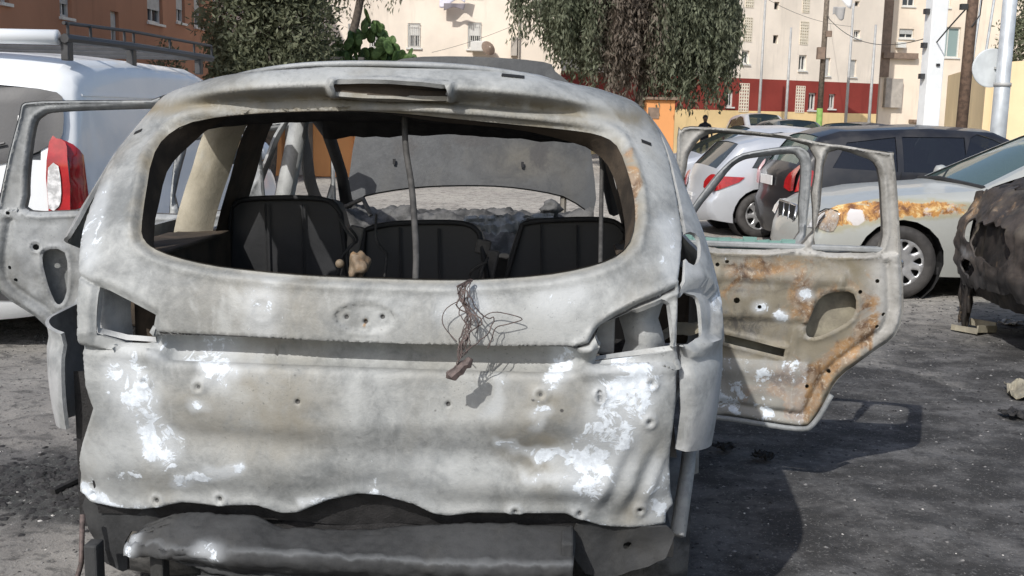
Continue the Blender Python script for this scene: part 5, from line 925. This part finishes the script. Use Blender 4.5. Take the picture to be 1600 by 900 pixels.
def window(t, f, r, kind, mats=('trim', 'pane')):
    u0, z0, u1, z1 = r; dep = -.14
    fo = [(u0, z0), (u1, z0), (u1, z1), (u0, z1)]; m_ = min(.06, (u1-u0)*.16)
    if kind == 'l':
        nx = 4; nz = max(5, int((z1-z0)/((u1-u0)/nx))); gw = (u1-u0)/nx; gh = (z1-z0)/nz
        hs = [rectp(u0+(i+.24)*gw, z0+(j+.22)*gh, u0+(i+.76)*gw, z0+(j+.78)*gh) for i in range(nx) for j in range(nz)]
        w_ = panel('lattice_window', fo, hs, f(.02), .5, M['lattice'], t, .10, smooth=False)
        panel('dark_stairwell', fo, [], f(-.28), 3., M['brown'], w_, 0, smooth=False); return w_
    if kind == 'd':
        w_ = panel('vent_window', fo, [rectp(u0+.03, z0+.03, u1-.03, z1-.03)], f(dep+.05), 3., M['concrete'], t, .05, smooth=False); panel('pane', fo, [], f(dep), 3., M['hole'], w_, 0, smooth=False); return w_
    w_ = panel('window', fo, [rectp(u0+m_, z0+m_, (u0+u1)/2-m_*.3, z1-m_), rectp((u0+u1)/2+m_*.3, z0+m_, u1-m_, z1-m_)], f(dep+.05), 3., M[mats[0]], t, .05, smooth=False)
    panel('pane', fo, [], f(dep), 3., M[mats[1]], w_, 0, smooth=False)
    panel('sill', rectp(u0-.05, z0-.06, u1+.05, z0-.002), [], f(.06), 3., M['trim'], w_, .2, smooth=False)
    if kind in ('g', 'sh'): panel('shutter', rectp(u0+m_, z0+(z1-z0)*(.02 if kind == 'g' else .45), u1-m_, z1-m_), [], f(dep+.08), 3., M['shutter'], w_, .02, smooth=False)
    if kind == 'bar':
        mb = MB(); g = lambda a, b, o: f(o)(np.array([(a, b)]))[0]
        for k in range(7): a = u0+(u1-u0)*(k+.5)/7; mb.tube([g(a, z0, .05), g(a, z1, .05)], .011, 4)
        for b in (z0+.04, (z0+z1)/2, z1-.04): mb.tube([g(u0, b, .05), g(u1, b, .05)], .011, 4)
        mb.build('window_bars', M['trim'], w_); panel('shutter', rectp(u0+m_, z0+(z1-z0)*.5, u1-m_, z1-m_), [], f(dep+.08), 3., M['trim'], w_, .02, smooth=False)
    return w_
D = G['rb']; rb = empty('apartment_block', (0, 0, 0), 0, 'cream apartment block with a maroon ground floor and yellow plinth', 'building')
R_ = D['r']; zr0, zr1 = 1.83, 3.16
w1, f = facade(rb, 'wall', D['A'], D['B'], -.2, D['end'], zr1, 12.2, M['cream'], .3, R_); w2, f2 = facade(rb, 'maroon_base', D['A'], D['B'], -.2, D['end'], zr0, zr1, M['maroon'], .33, R_); w3, f3 = facade(rb, 'yellow_plinth', D['A'], D['B'], -.2, D['end'], -.1, zr0-.003, M['yellow'], .42)
for r in R_:
    k = {'w': 'w', 'l': 'l', 'd': 'd', 'b': 'w', 'g': 'g'}[r[4]]; window(rb, f, r[:4], k)
A, B = Vector(D['A']), Vector(D['B']); dd = (B-A).normalized(); nn = Vector((-dd.y, dd.x)); e = A+dd*D['end']; a0 = A-dd*.2
mb = MB(); v = [a0+nn*.45, e+nn*.3, e+nn*9, a0+nn*9]; mb.add([(p.x, p.y, z) for z in (-.1, 12.2) for p in v], [(1, 2, 6, 5), (2, 3, 7, 6), (3, 0, 4, 7), (4, 5, 6, 7)]); mb.build('block_body', M['cream'], rb); mb = MB(); mb.add([(p.x, p.y, z) for z in (12.2, 12.5) for p in v], [(0, 1, 5, 4), (1, 2, 6, 5), (2, 3, 7, 6), (3, 0, 4, 7), (4, 5, 6, 7)]); mb.build('roof', M['cream2'], rb)
lb = empty('apartment_block', (0, 0, 0), 0, 'cream apartment block with barred windows behind the cactus', 'building')
A2, B2 = (-9., 36.), (1.5, 36.); L_ = G['lb']['r']
w1, f = facade(lb, 'wall', A2, B2, -4., 10.45, -.1, 12.2, M['cream'], .3, L_)
for i, r in enumerate(L_): window(lb, f, r, 'bar' if i < 4 else 'w')
mb = MB(); mb.add([(x, y, z) for z in (-.1, 12.2) for x, y in ((-13, 36.3), (1.45, 36.3), (1.45, 46), (-13, 46))], [(1, 2, 6, 5), (2, 3, 7, 6), (3, 0, 4, 7), (4, 5, 6, 7)]); mb.build('block_body', M['cream'], lb)
mb = MB(); mb.tube([(.05, 35.93, 2.2), (.05, 35.93, 11.)], .04, 6); mb.build('drain_pipe', M['concrete'], lb); mb = MB(); mb.box((-.1, 35.9, 3.65), (.2, .16, .6)); mb.build('meter_box', M['concrete'], lb)
mb = MB(); mb.box((-1.25, 35.75, 3.62), (.5, .3, .32)); mb.build('air_conditioner', M['trim'], lb, bevel=.02)
dish = MB(); dish.lathe([(-.10, .02), (-.08, .12), (-.02, .22), (0, .25)], 20, 'Y', (0, 0, 0)); ds = dish.build('satellite_dish', M['brown'], None, (-.92, 35.55, 3.55), (R(-25), 0, R(35)), smooth=True); tag(ds, 'small brown satellite dish beside the rightmost barred window', 'satellite dish')
D = G['nb']; nb = empty('apartment_block', (0, 0, 0), 0, 'beige apartment block with a brown ledge behind the white square pole', 'building')
w1, f = facade(nb, 'wall', D['A'], D['B'], 0, 12, -.1, 12, M['cream2'], .3, D['r'])
for i, r in enumerate(D['r']): window(nb, f, r, 'sh' if i < 1 else 'w', ('trim', 'pane_lt' if i > 1 else 'pane'))
for i, x in enumerate(D['x']): panel(('ledge', 'grey_screen', 'shade_stripe', 'air_conditioner')[i], rectp(*x), [], f(.25 if i != 2 else .12), 3., M[('brown', 'concrete', 'brown', 'trim')[i]], nb, .3 if i != 2 else .1, smooth=False)  # third piece: brown strip standing in for a stripe of shade
A, B = Vector(D['A']), Vector(D['B']); mb = MB(); mb.add([(x, y, z) for z in (-.1, 12.2) for x, y in ((17.45, 53.3), (29.3, 55.0), (28, 64), (16.4, 62))], [(1, 2, 6, 5), (2, 3, 7, 6), (3, 0, 4, 7), (4, 5, 6, 7)]); mb.build('block_body', M['cream2'], nb)
mb = MB()
for k in range(4): mb.box((19.2+.45*k, 52.9, 1.55-.16*k), (.45, .9, .14))
mb.build('steps', M['brown'], nb)
D = G['ob']; ob_ = empty('corner_house', (0, 0, 0), 0, 'orange brown house with narrow grey windows at the top left', 'building')
w1, f = facade(ob_, 'wall', D['A'], D['B'], -8, D['end'], -.1, 10, M['orange_wall'], .3, D['r'])
for r in D['r']: window(ob_, f, r, 'sh', ('trim', 'pane'))
A, B = Vector(D['A']), Vector(D['B']); dd = (B-A).normalized(); nn = Vector((-dd.y, dd.x)); e = A+dd*D['end']; a0 = A-dd*8; v = [a0+nn*.3, e+nn*.0+dd*.001, e+nn*9, a0+nn*9]
mb = MB(); mb.add([(p.x, p.y, z) for z in (-.1, 10) for p in v], [(1, 2, 6, 5), (2, 3, 7, 6), (3, 0, 4, 7), (4, 5, 6, 7)]); mb.build('house_body', M['orange_wall'], ob_)
# perimeter wall on the right
pw = empty('perimeter_wall', (0, 0, 0), 0, 'pale yellow perimeter wall on the right behind the poles', 'wall')
def wall_run(PA, PB, h0, h1, n_):
    PA, PB = Vector(PA), Vector(PB); dd = (PB-PA).normalized(); L_ = (PB-PA).length; nn = Vector((-dd.y, dd.x))*.11
    for k in range(n_):
        a, b = PA+dd*(L_*k/n_), PA+dd*(L_*(k+1)/n_-.02); za, zb = h0+(h1-h0)*k/n_, h0+(h1-h0)*(k+1)/n_; mb = MB()
        v = [(p.x+s_*nn.x, p.y+s_*nn.y, z) for s_ in (-1, 1) for p, z in ((a, -.05), (b, -.05), (b, zb), (a, za))]; mb.add(v, [(0, 1, 2, 3), (7, 6, 5, 4), (0, 4, 5, 1), (1, 5, 6, 2), (2, 6, 7, 3), (3, 7, 4, 0)]); mb.build('wall_panel', M['yellow_wall'], pw)
wall_run((14.9, 38), (12.45, 29.1), 3.1, 3.05, 4); wall_run((12.5, 29), (24, 22.5), 3.06, 4.2, 6)
# orange cabins seen through and beside the burnt car
c1 = empty('orange_cabin', (-5.0, 25.5, 0), R(3), 'orange cabin with a grey shutter seen through the left windows of the burnt car', 'cabin')
mb = MB(); mb.box((-.85, 0, 1.3), (1.1, 1.6, 2.6)); mb.box((1.15, 0, 1.05), (1.5, 1.6, 2.1)); mb.build('cabin_wall', M['orange'], c1, bevel=.02)
mb = MB(); mb.box((.05, .25, 1.05), (.7, 1.0, 2.1)); mb.build('shutter', M['shutter'], c1); mb = MB(); mb.box((0, 0, 2.64), (3.1, 1.8, .06)); mb.build('cabin_roof', M['concrete'], c1)
mb = MB(); mb.tube(crom([(1.35, -.86, .15), (1.35, -.86, 1.2), (1.45, -.86, 1.32), (1.8, -.86, 1.34)], 4, False), .03, 6); mb.build('hand_rail', M['orange'], c1, smooth=True)
c2 = empty('orange_cabin', (4.0, 31, 0), 0, 'small orange cabin just right of the burnt car roof', 'cabin')
mb = MB(); mb.box((0, 0, .98), (.78, 1.2, 1.96)); mb.build('cabin_wall', M['orange'], c2, bevel=.02); mb = MB(); mb.box((.02, 0, 2.0), (.9, 1.4, .07)); mb.build('cabin_roof', M['brown'], c2); mb = MB(); mb.box((-.2, -.61, 1.6), (.3, .03, .3)); mb.build('hatch_panel', M['brown'], c2)
# ---------------------------------------------------------------- poles, sign, cables, washing
M['galv'] = plain('galvanised_steel', (.50, .53, .55), .5, .3, .12, 5, .1); M['pole_white'] = plain('white_pole_paint', (.78, .80, .80), .6, 0, .06, 3, .1); M['wood'] = plain('brown_timber', (.13, .085, .06), .85, 0, .3, 14, .4); M['woodd'] = plain('dark_timber', (.16, .13, .10), .85, 0, .3, 14, .4); M['thin'] = plain('weathered_steel', (.40, .40, .39), .6, .2, .1, 6, .1); M['green'] = plain('green_paint', (.20, .34, .08), .7, 0, .15, 8, .1); M['cable'] = plain('black_cable', (.03, .03, .03), .7, 0, 0, 8, 0)
P = G['poles']
for k, lb_, r, mt in (('p1', 'thin grey pole in front of the maroon wall, leftmost of the thin poles', .055, 'thin'), ('p2', 'thin grey pole between the two lattice windows', .055, 'thin'), ('p4', 'thin grey pole just right of the hanging washing', .055, 'thin'), ('p5', 'thin grey pole nearest the right end of the maroon wall', .055, 'thin')):
    x, y, h = P[k]; mb = MB(); mb.tube([(x, y, -.05), (x, y, max(h, 5)+.0)], [r*1.2, r*.8], 8); o = mb.build('thin_pole', M[mt], smooth=True); tag(o, lb_, 'pole', 'thin poles in front of the maroon wall')
x, y, h = P['p3']; up = empty('utility_pole', (x, y, 0), 0, 'dark wooden pole with a green painted foot before the maroon wall', 'pole'); mb = MB(); mb.tube([(0, 0, 1.9), (0, 0, 7)], [.10, .085], 8); mb.build('pole_shaft', M['woodd'], up, smooth=True); mb = MB(); mb.tube([(0, 0, -.05), (0, 0, 1.9)], [.12, .105], 8); mb.build('painted_foot', M['green'], up, smooth=True); mb = MB(); mb.box((-.12, -.1, 3.75), (.25, .2, .4)); mb.box((.1, -.1, 4.4), (.2, .15, .2)); mb.build('junction_box', M['brown'], up)
x, y, h = P['white']; wp = empty('square_pole', (x, y, 0), R(8), 'white square concrete pole right of the cream buildings', 'pole'); mb = MB(); mb.box((0, 0, 3.5), (.33, .30, 7.1)); mb.build('pole_shaft', M['pole_white'], wp, bevel=.02)
mb = MB()
for z in (2.4, 3.0, 3.65): mb.box((-.20, 0, z), (.10, .12, .10)); 
mb.box((.03, -.16, 2.62), (.07, .04, .05)); mb.build('pole_fitting', M['plastic'], wp)
x, y, h = P['wood']; wo_ = empty('utility_pole', (x, y, 0), 0, 'brown wooden pole in front of the pale yellow wall', 'pole'); mb = MB(); mb.tube([(0, 0, -.05), (.05, 0, 7.2)], [.105, .085], 10); mb.build('pole_shaft', M['wood'], wo_, smooth=True); mb = MB(); mb.box((-.13, 0, 3.55), (.12, .1, .1)); mb.tube([(.0, -.1, 3.2), (.12, -.12, 3.4), (.14, -.12, 3.9)], .012, 5); mb.build('pole_bracket', M['cable'], wo_)
x, y, h = P['lamp']; lp = empty('street_lamp', (x, y, 0), 0, 'grey steel lamp post with a round sign, nearest pole at right', 'lamp post'); mb = MB(); mb.tube([(0, 0, -.05), (0, 0, 2.0), (0, 0, 2.02), (0, 0, 7)], [.11, .105, .095, .085], 14); mb.build('post', M['galv'], lp, smooth=True); mb = MB(); mb.tube([(0, 0, 2.0), (0, 0, 2.05)], .115, 14); mb.build('post_collar', M['thin'], lp, smooth=True); mb = MB(); mb.box((.04, -.10, .45), (.07, .03, .13)); mb.build('service_hatch', M['thin'], lp); mb = MB(); mb.tube([(0, 0, 6.9), (-.3, -.6, 7.2), (-.6, -1.2, 7.25)], .05, 8); mb.build('lamp_arm', M['galv'], lp, smooth=True); mb = MB(); mb.box((-.7, -1.45, 7.25), (.25, .55, .12), rz=.4); mb.build('lamp_head', M['galv'], lp, bevel=.03)
x, y, z = G['sign']; rs = empty('round_sign', (x, y+.14, z), 0, 'plain pale back of a round road sign fixed to the lamp post', 'sign'); mb = MB(); mb.lathe([(-.012, 0), (-.012, .25), (-.008, .262), (.01, .262), (.012, .25), (.012, 0)], 40, 'Y'); mb.build('sign_disc', plain('sign_back', (.56, .59, .60), .5, .1, .08, 6, .05), rs, smooth=False); mb = MB(); mb.box((.08, -.03, .0), (.10, .03, .03)); mb.build('sign_bracket', M['thin'], rs)
# fence posts on the yellow wall
for i, (px_, yy, z0, z1, lean) in enumerate(((13.1, 32, 3.0, 5.5, .25), (12.4, 29.5, 3.0, 5.6, .3), (11.9, 26, 3.0, 5.6, .35))):
    mb = MB(); mb.tube([(px_, yy, z0), (px_+lean*.6, yy, z1)], .035, 6); tag(mb.build('fence_post', M['galv']), ('leaning galvanised post on the yellow wall, leftmost', 'leaning galvanised post on the yellow wall behind the brown pole', 'leaning galvanised post on the yellow wall beside the round sign')[i], 'post', 'posts on the yellow wall')
def cable(a, b, sag, r=.014, label=''):
    a, b = Vector(a), Vector(b); mb = MB(); mb.tube([a.lerp(b, k/14)-Vector((0, 0, sag*4*(k/14)*(1-k/14))) for k in range(15)], r, 4); tag(mb.build('overhead_cable', M['cable']), label, 'cable')
cable((10.5, 38, 5.0), (8.23, 22, 3.2), .5, .010, 'thick sagging cable from the dark wooden pole to the white square pole'); cable((8.23, 22, 3.0), (8.12, 20, 3.65), -.02, .014, 'short cable between the white square pole and the brown wooden pole'); cable((8.4, 40, 6.0), (12.6, 42, 5.0), .25, .008, 'thin cable across the upper wall above the maroon floor'); cable((-2.6, 34, 3.3), (.5, 35.9, 4.6), .1, .008, 'thin cable rising across the cream wall beside the barred window'); cable((10.5, 38, 5.4), (14.5, 52, 6.5), .35, .010, 'thin cable from the dark wooden pole towards the beige block')
def cloth(name, label, x, y, z, w_, h, c, seed):
    m_ = plain('cloth_%d' % seed, c, .9, 0, .05, 10, 0); mb = MB(); mb.grid(10, 8, lambda u, v: (x+w_*u*(1-.1*v), y+.03*math.sin(u*9+seed), z-h*v*(.8+.25*math.sin(u*5+seed)))); o = mb.build(name, m_, smooth=True); o.modifiers.new('s', 'SOLIDIFY').thickness = .006; tag(o, label, 'laundry')
cloth('hanging_laundry', 'white washing with a dark hem hung high on the left cream block', -2.5, 35.6, 5.35, .9, .55, (.72, .70, .78), 1); cloth('hanging_laundry', 'grey ragged washing under the white sheet on the left cream block', -2.35, 35.5, 4.92, .7, .22, (.22, .2, .22), 2)
cloth('hanging_laundry', 'white sheet hung high between poles on the maroon based block', 12.1, 44, 7.0, 1.1, 1.1, (.78, .78, .78), 3); cloth('hanging_laundry', 'small grey towel hung below the white sheet', 12.35, 43.9, 5.9, .5, .5, (.36, .35, .34), 4); cloth('hanging_laundry', 'white shirt hung at the maroon ground floor window', 14.3, 49.3, 2.35, .45, .5, (.75, .75, .75), 5)
# ---------------------------------------------------------------- plants
def leafmat(name, a, b, c=None, hue=.0):
    n = NT(name); x = n.noise(1.1, 4, .6); y = n.noise(9, 3); col = n.mix(n.step(x, .35, .65), a, b); col = n.mix(n.math('MULTIPLY', n.step(y, .45, .7), .6), col, tuple(min(1, q*1.7) for q in b))
    if c: col = n.mix(n.math('MULTIPLY', n.step(n.attr('brown'), .3, .7), .85), col, c)
    n.out(col, .6, 0, None, .3); n.b.inputs['Subsurface Weight'].default_value = 0
    tr = n.n.new('ShaderNodeBsdfTranslucent'); n.L(col if not isinstance(col, tuple) else col, tr.inputs[0]); mx = n.n.new('ShaderNodeMixShader'); mx.inputs[0].default_value = .35; n.L(n.b.outputs[0], mx.inputs[1]); n.L(tr.outputs[0], mx.inputs[2]); n.L(mx.outputs[0], n.n['Material Output'].inputs[0]); return n.m
M['leaf_drab'] = leafmat('drab_leaves', (.10, .112, .065), (.175, .188, .12)); M['leaf_pepper'] = leafmat('pepper_leaves', (.088, .102, .062), (.17, .185, .125), (.19, .15, .125)); M['leaf_bright'] = leafmat('bright_leaves', (.065, .12, .035), (.115, .185, .065)); M['bark'] = plain('bark', (.085, .07, .055), .9, 0, .35, 12, .6)
def leaves(name, C, Dr, L_, Wd_, mat, parent, brown=None, seed=0):
    rng = np.random.default_rng(seed); n = len(C); Dr = Dr/np.linalg.norm(Dr, axis=1)[:, None]; rnd = rng.normal(size=(n, 3)); S = np.cross(Dr, rnd); S /= np.linalg.norm(S, axis=1)[:, None]; ln = L_*rng.uniform(.6, 1.3, n)[:, None]; wd = Wd_*rng.uniform(.6, 1.3, n)[:, None]
    v = np.stack([C, C+Dr*ln*.45+S*wd, C+Dr*ln, C+Dr*ln*.45-S*wd], 1).reshape(-1, 3); me = bpy.data.meshes.new(name); me.vertices.add(4*n); me.vertices.foreach_set('co', v.ravel()); me.loops.add(4*n); me.loops.foreach_set('vertex_index', np.arange(4*n)); me.polygons.add(n); me.polygons.foreach_set('loop_start', np.arange(n)*4); me.update()
    if brown is not None: me.attributes.new('brown', 'FLOAT', 'POINT').data.foreach_set('value', np.repeat(brown, 4).astype(np.float32))
    return link(name, me, mat, parent, smooth=False)
def tree(name, label, base, trunk, crowns, mat, nclump, per, hang, leaf, seed, brown=None, group=None, limbs=8, strand=.9, tr=.16):
    t = empty(name, (base[0], base[1], 0), 0, label, 'tree', group); rng = np.random.default_rng(seed); random.seed(seed)
    mb = MB(); tp = [Vector(p) for p in trunk]; mb.tube(crom(trunk, 4, False), [tr*(1-.55*k/(len(trunk)*4-4)) for k in range(len(trunk)*4-3)], 9)
    for k in range(limbs):
        c = crowns[k % len(crowns)]; e = Vector(c[0])+Vector([random.uniform(-.7, .7)*c[1][i] for i in range(3)]); s = tp[-1].lerp(tp[-2], random.random()*.9); m_ = s.lerp(e, .5)+Vector((0, 0, random.uniform(.1, .5))); mb.tube(crom([s, m_, e], 4, False), [tr*.4*(1-.8*q/8) for q in range(9)], 6)
    mb.build('trunk', M['bark'], t, smooth=True); C = []; Dd = []; Br = []
    wts = np.array([c[1][0]*c[1][1]*c[1][2] for c in crowns]); wts /= wts.sum()
    for k in range(nclump):
        c = crowns[rng.choice(len(crowns), p=wts)]; q = rng.normal(size=3); q /= np.linalg.norm(q); q *= rng.uniform(.45, 1.)**.6; p = np.array(c[0])+q*np.array(c[1])
        if hang:
            L_ = strand*rng.uniform(.4, 1.3); tt = rng.uniform(0, 1, per); sw = rng.normal(size=2)*.12
            pts = p+np.stack([sw[0]*tt*L_+rng.normal(size=per)*.05, sw[1]*tt*L_+rng.normal(size=per)*.05, -tt*L_], 1); d = np.stack([rng.normal(size=per)*.45, rng.normal(size=per)*.45, -1+rng.normal(size=per)*.35], 1)
        else:
            pts = p+rng.normal(size=(per, 3))*.16; d = rng.normal(size=(per, 3))+np.array([0, 0, .2])
        C.append(pts); Dd.append(d); b = brown(p) if brown else 0.; Br.append(np.full(per, b)+rng.normal(size=per)*.15)
    leaves('crown', np.concatenate(C), np.concatenate(Dd), leaf[0], leaf[1], mat, t, np.concatenate(Br), seed); return t
bx, by = 3.55, 31.
tree('pepper_tree', 'large drooping pepper tree with a brown middle behind the burnt car', (bx, by), [(0, 0, 0), (-.15, 0, 1.2), (.05, .1, 2.6), (.0, 0, 4.0)],
     [((-.9, 0, 4.6), (2.0, 1.6, 1.3)), ((1.2, .1, 4.3), (1.6, 1.6, 1.5)), ((.1, 0, 5.6), (2.4, 1.9, 1.6)), ((2.0, 0, 3.9), (.7, 1.0, 1.0)), ((-1.2, -.2, 3.9), (1.2, 1., .8)), ((.3, -.4, 3.5), (1.2, .8, .7)), ((-2.3, 0, 5.2), (1.7, 1.2, .8)), ((-1.9, 0, 4.5), (1.0, 1., .6)), ((.9, -.2, 3.1), (.5, .6, .5))], M['leaf_pepper'], 1750, 42, True, (.18, .026), 4,
     brown=lambda p: .95*math.exp(-((p[0]+.55)/.85)**2)*(1 if p[2] > 3.0 else .5), limbs=14, strand=1.25, tr=.22)
bx, by = -5.2, 23.
tree('bushy_tree', 'dense dark green tree beside the orange brown house', (bx, by), [(0, 0, 0), (.1, 0, 1.2), (-.05, 0, 2.4), (.1, 0, 3.6)],
     [((-.4, 0, 3.3), (1.0, .9, 1.1)), ((.5, .1, 3.1), (.9, .9, 1.3)), ((0, 0, 4.5), (1.3, 1.1, 1.1)), ((.1, -.1, 2.3), (1.2, .8, .6)), ((-.7, 0, 2.5), (.6, .6, .7)), ((.8, .2, 4.2), (.6, .6, .8))], M['leaf_drab'], 1000, 24, False, (.15, .028), 5, limbs=12, tr=.16)
bx, by = -4.3, 27.
tree('slender_tree', 'thin bare-trunked tree with sparse leaves leaning right of the bushy tree', (bx, by), [(0, 0, 0), (.02, 0, 1.6), (.10, 0, 2.6), (.38, 0, 3.6), (.62, 0, 4.8), (.8, 0, 6.)],
     [((.6, 0, 5.2), (1.2, .8, 1.0)), ((1.1, 0, 4.6), (.5, .4, .5)), ((-.1, 0, 4.2), (.5, .4, .5))], M['leaf_drab'], 90, 16, True, (.12, .016), 6, limbs=16, strand=.5, tr=.15)
bx, by = 17.5, 31.5
tree('bushy_tree', 'dull green tree rising behind the pale yellow wall at the top right', (bx, by), [(0, 0, 0), (.1, 0, 1.5), (0, 0, 3.2), (.1, 0, 4.5)],
     [((-.5, .5, 4.3), (1.9, 1.5, 1.1)), ((.8, 0, 4.6), (1.6, 1.5, 1.2)), ((-1.4, 2.2, 4.0), (1.4, 1.6, 1.1)), ((0, 0, 5.6), (1.8, 1.5, 1.0)), ((-.9, 3., 4.6), (1.5, 1.4, 1.2))], M['leaf_drab'], 900, 26, False, (.16, .03), 7, limbs=10, tr=.18)
# a low bush under the house
t = empty('low_bush', (-7.4, 23.4, 0), 0, 'small dark bush growing beside the orange brown house wall', 'bush'); rng = np.random.default_rng(3); q = rng.normal(size=(1600, 3)); q /= np.linalg.norm(q, axis=1)[:, None]; q *= rng.uniform(.3, 1, (1600, 1))**.5; leaves('foliage', q*np.array([.45, .5, 1.5])+np.array([0, 0, 1.5]), rng.normal(size=(1600, 3)), .12, .025, M['leaf_drab'], t, np.zeros(1600), 3); mb = MB(); mb.tube([(0, 0, -.02), (.03, 0, 1.2), (0, 0, 2.2)], [.05, .04, .02], 6); mb.build('stem', M['bark'], t)
# prickly pear
ct = empty('prickly_pear', (-3.45, 25., 0), 0, 'bright green prickly pear cactus in front of the barred windows', 'cactus')
mb = MB(); mb.lathe([(-.5, 0), (-.46, .13), (-.3, .22), (0, .26), (.28, .24), (.44, .14), (.5, 0)], 14, 'Z'); pv = [(x*.75, y*.16, z*.62) for x, y, z in mb.v]; pm = mesh('pad', pv, mb.f); pm.materials.append(M['leaf_bright'])
random.seed(14)
for k in range(298):
    lv = random.random()**.5; x = random.uniform(-1.2, 1.2); zc = 1.2+1.85*lv+.45*math.exp(-((x-.25)/.5)**2)*lv-.30*abs(x)*lv+random.uniform(-.15, .15)
    if x > .75: zc -= .1
    o = link('pad', pm, None, ct, (x, random.uniform(-.5, .5), zc), (random.uniform(-.5, .5), random.uniform(-.7, .7), random.uniform(-1.2, 1.2))); o.scale = [random.uniform(.36, .6)]*3
mb = MB()
for k in range(9): x = random.uniform(-.8, .8); mb.tube([(x*.5, 0, -.02), (x*.8, 0, .7), (x, 0, 1.5)], [.10, .09, .06], 7)
mb.build('stem', M['bark'], ct, smooth=True)
# ---------------------------------------------------------------- person far off between the cabin and the parked cars
def person(label, loc):
    p = empty('person', (loc[0], loc[1], 0), R(180), label, 'person'); p.scale = (.9, .9, .9)
    J = [(0, 0, .95), (0, 0, 1.2), (0, 0, 1.42), (0, .01, 1.5), (0, .02, 1.58), (.19, 0, 1.40), (.25, .02, 1.12), (.27, .08, .86), (-.19, 0, 1.40), (-.25, .02, 1.12), (-.27, .08, .86), (.10, 0, .9), (.11, .03, .5), (.12, 0, .07), (.13, .14, .04), (-.10, 0, .9), (-.11, .02, .5), (-.12, -.04, .07), (-.13, .1, .04)]
    E = [(0, 1), (1, 2), (2, 3), (3, 4), (2, 5), (5, 6), (6, 7), (2, 8), (8, 9), (9, 10), (0, 11), (11, 12), (12, 13), (13, 14), (0, 15), (15, 16), (16, 17), (17, 18)]
    Rr = [.15, .135, .13, .055, .06, .065, .048, .035, .065, .048, .035, .085, .06, .042, .035, .085, .06, .042, .035]
    me = bpy.data.meshes.new('body'); me.from_pydata(J, E, []); b = link('body', me, plain('dark_clothing', (.03, .03, .035), .9, 0, .2, 9, 0), p); b.modifiers.new('skin', 'SKIN')
    for v, r in zip(me.skin_vertices[0].data, Rr): v.radius = (r, r*.8)
    me.skin_vertices[0].data[0].use_root = True; b.modifiers.new('sub', 'SUBSURF').levels = 2
    mb = MB(); mb.lathe([(-.13, 0), (-.11, .055), (-.05, .075), (.02, .088), (.08, .07), (.115, 0)], 14, 'Z', (0, .02, 1.64)); mb.box((0, .105, 1.63), (.025, .03, .04)); mb.build('head', plain('skin', (.20, .12, .08), .6, 0, .05, 9, 0), p, smooth=True)
    mb = MB(); mb.lathe([(-.02, .092), (.04, .098), (.1, .075), (.13, 0)], 14, 'Z', (0, .005, 1.65)); mb.build('hair', M['black'], p, smooth=True)
person('dark-haired person in dark clothes far off beside the small orange cabin', (6.2, 36.))

# every separate piece of a joined fitting becomes an object of its own
def split(o):
    me = o.data; par = list(range(len(me.vertices)))
    def find(i):
        while par[i] != i: par[i] = par[par[i]]; i = par[i]
        return i
    for e in me.edges: a, b = find(e.vertices[0]), find(e.vertices[1]); par[a] = b
    isl = {}
    for p in me.polygons: isl.setdefault(find(p.vertices[0]), []).append(list(p.vertices))
    if len(isl) < 2: return
    nm = o.name.split('.')[0]; mat = me.materials[0] if me.materials else None; sm_ = me.polygons[0].use_smooth
    for F in isl.values():
        used = sorted({i for f in F for i in f}); m_ = {u: i for i, u in enumerate(used)}; n_ = mesh(nm, [me.vertices[i].co[:] for i in used], [[m_[i] for i in f] for f in F])
        c = link(nm, n_, mat, o.parent, o.location, o.rotation_euler, sm_)
        for md in o.modifiers:
            if md.type == 'BEVEL': b = c.modifiers.new('bevel', 'BEVEL'); b.width = md.width; b.segments = 2; b.limit_method = 'ANGLE'
    bpy.data.objects.remove(o)
SPLIT = {'pillar_edge', 'tow_bracket', 'wheel_well', 'seats', 'steps', 'pole_fitting', 'junction_box', 'grille_bars', 'inner_brace', 'engine_block', 'cabin_wall', 'window_bars', 'glass_remnant', 'seat_hinge', 'wiper', 'tray_rim', 'underbody', 'fender_stay', 'luggage_side_box', 'sticker_lines', 'stem', 'melted_plastic_drips', 'pole_bracket'}
REN = {'seats': 'seat', 'steps': 'step', 'grille_bars': 'grille_bar', 'window_bars': 'window_bar', 'sticker_lines': 'sticker_line', 'melted_plastic_drips': 'melted_drip'}
for o in list(scn.objects):
    nm = o.name.split('.')[0]
    if o.type == 'MESH' and nm in SPLIT and o.parent:
        o.name = REN.get(nm, nm); split(o)
for o in scn.objects:
    if o.type == 'MESH' and o.name.split('.')[0] in ('loose_wires', 'crown', 'foliage'): o['kind'] = 'stuff'
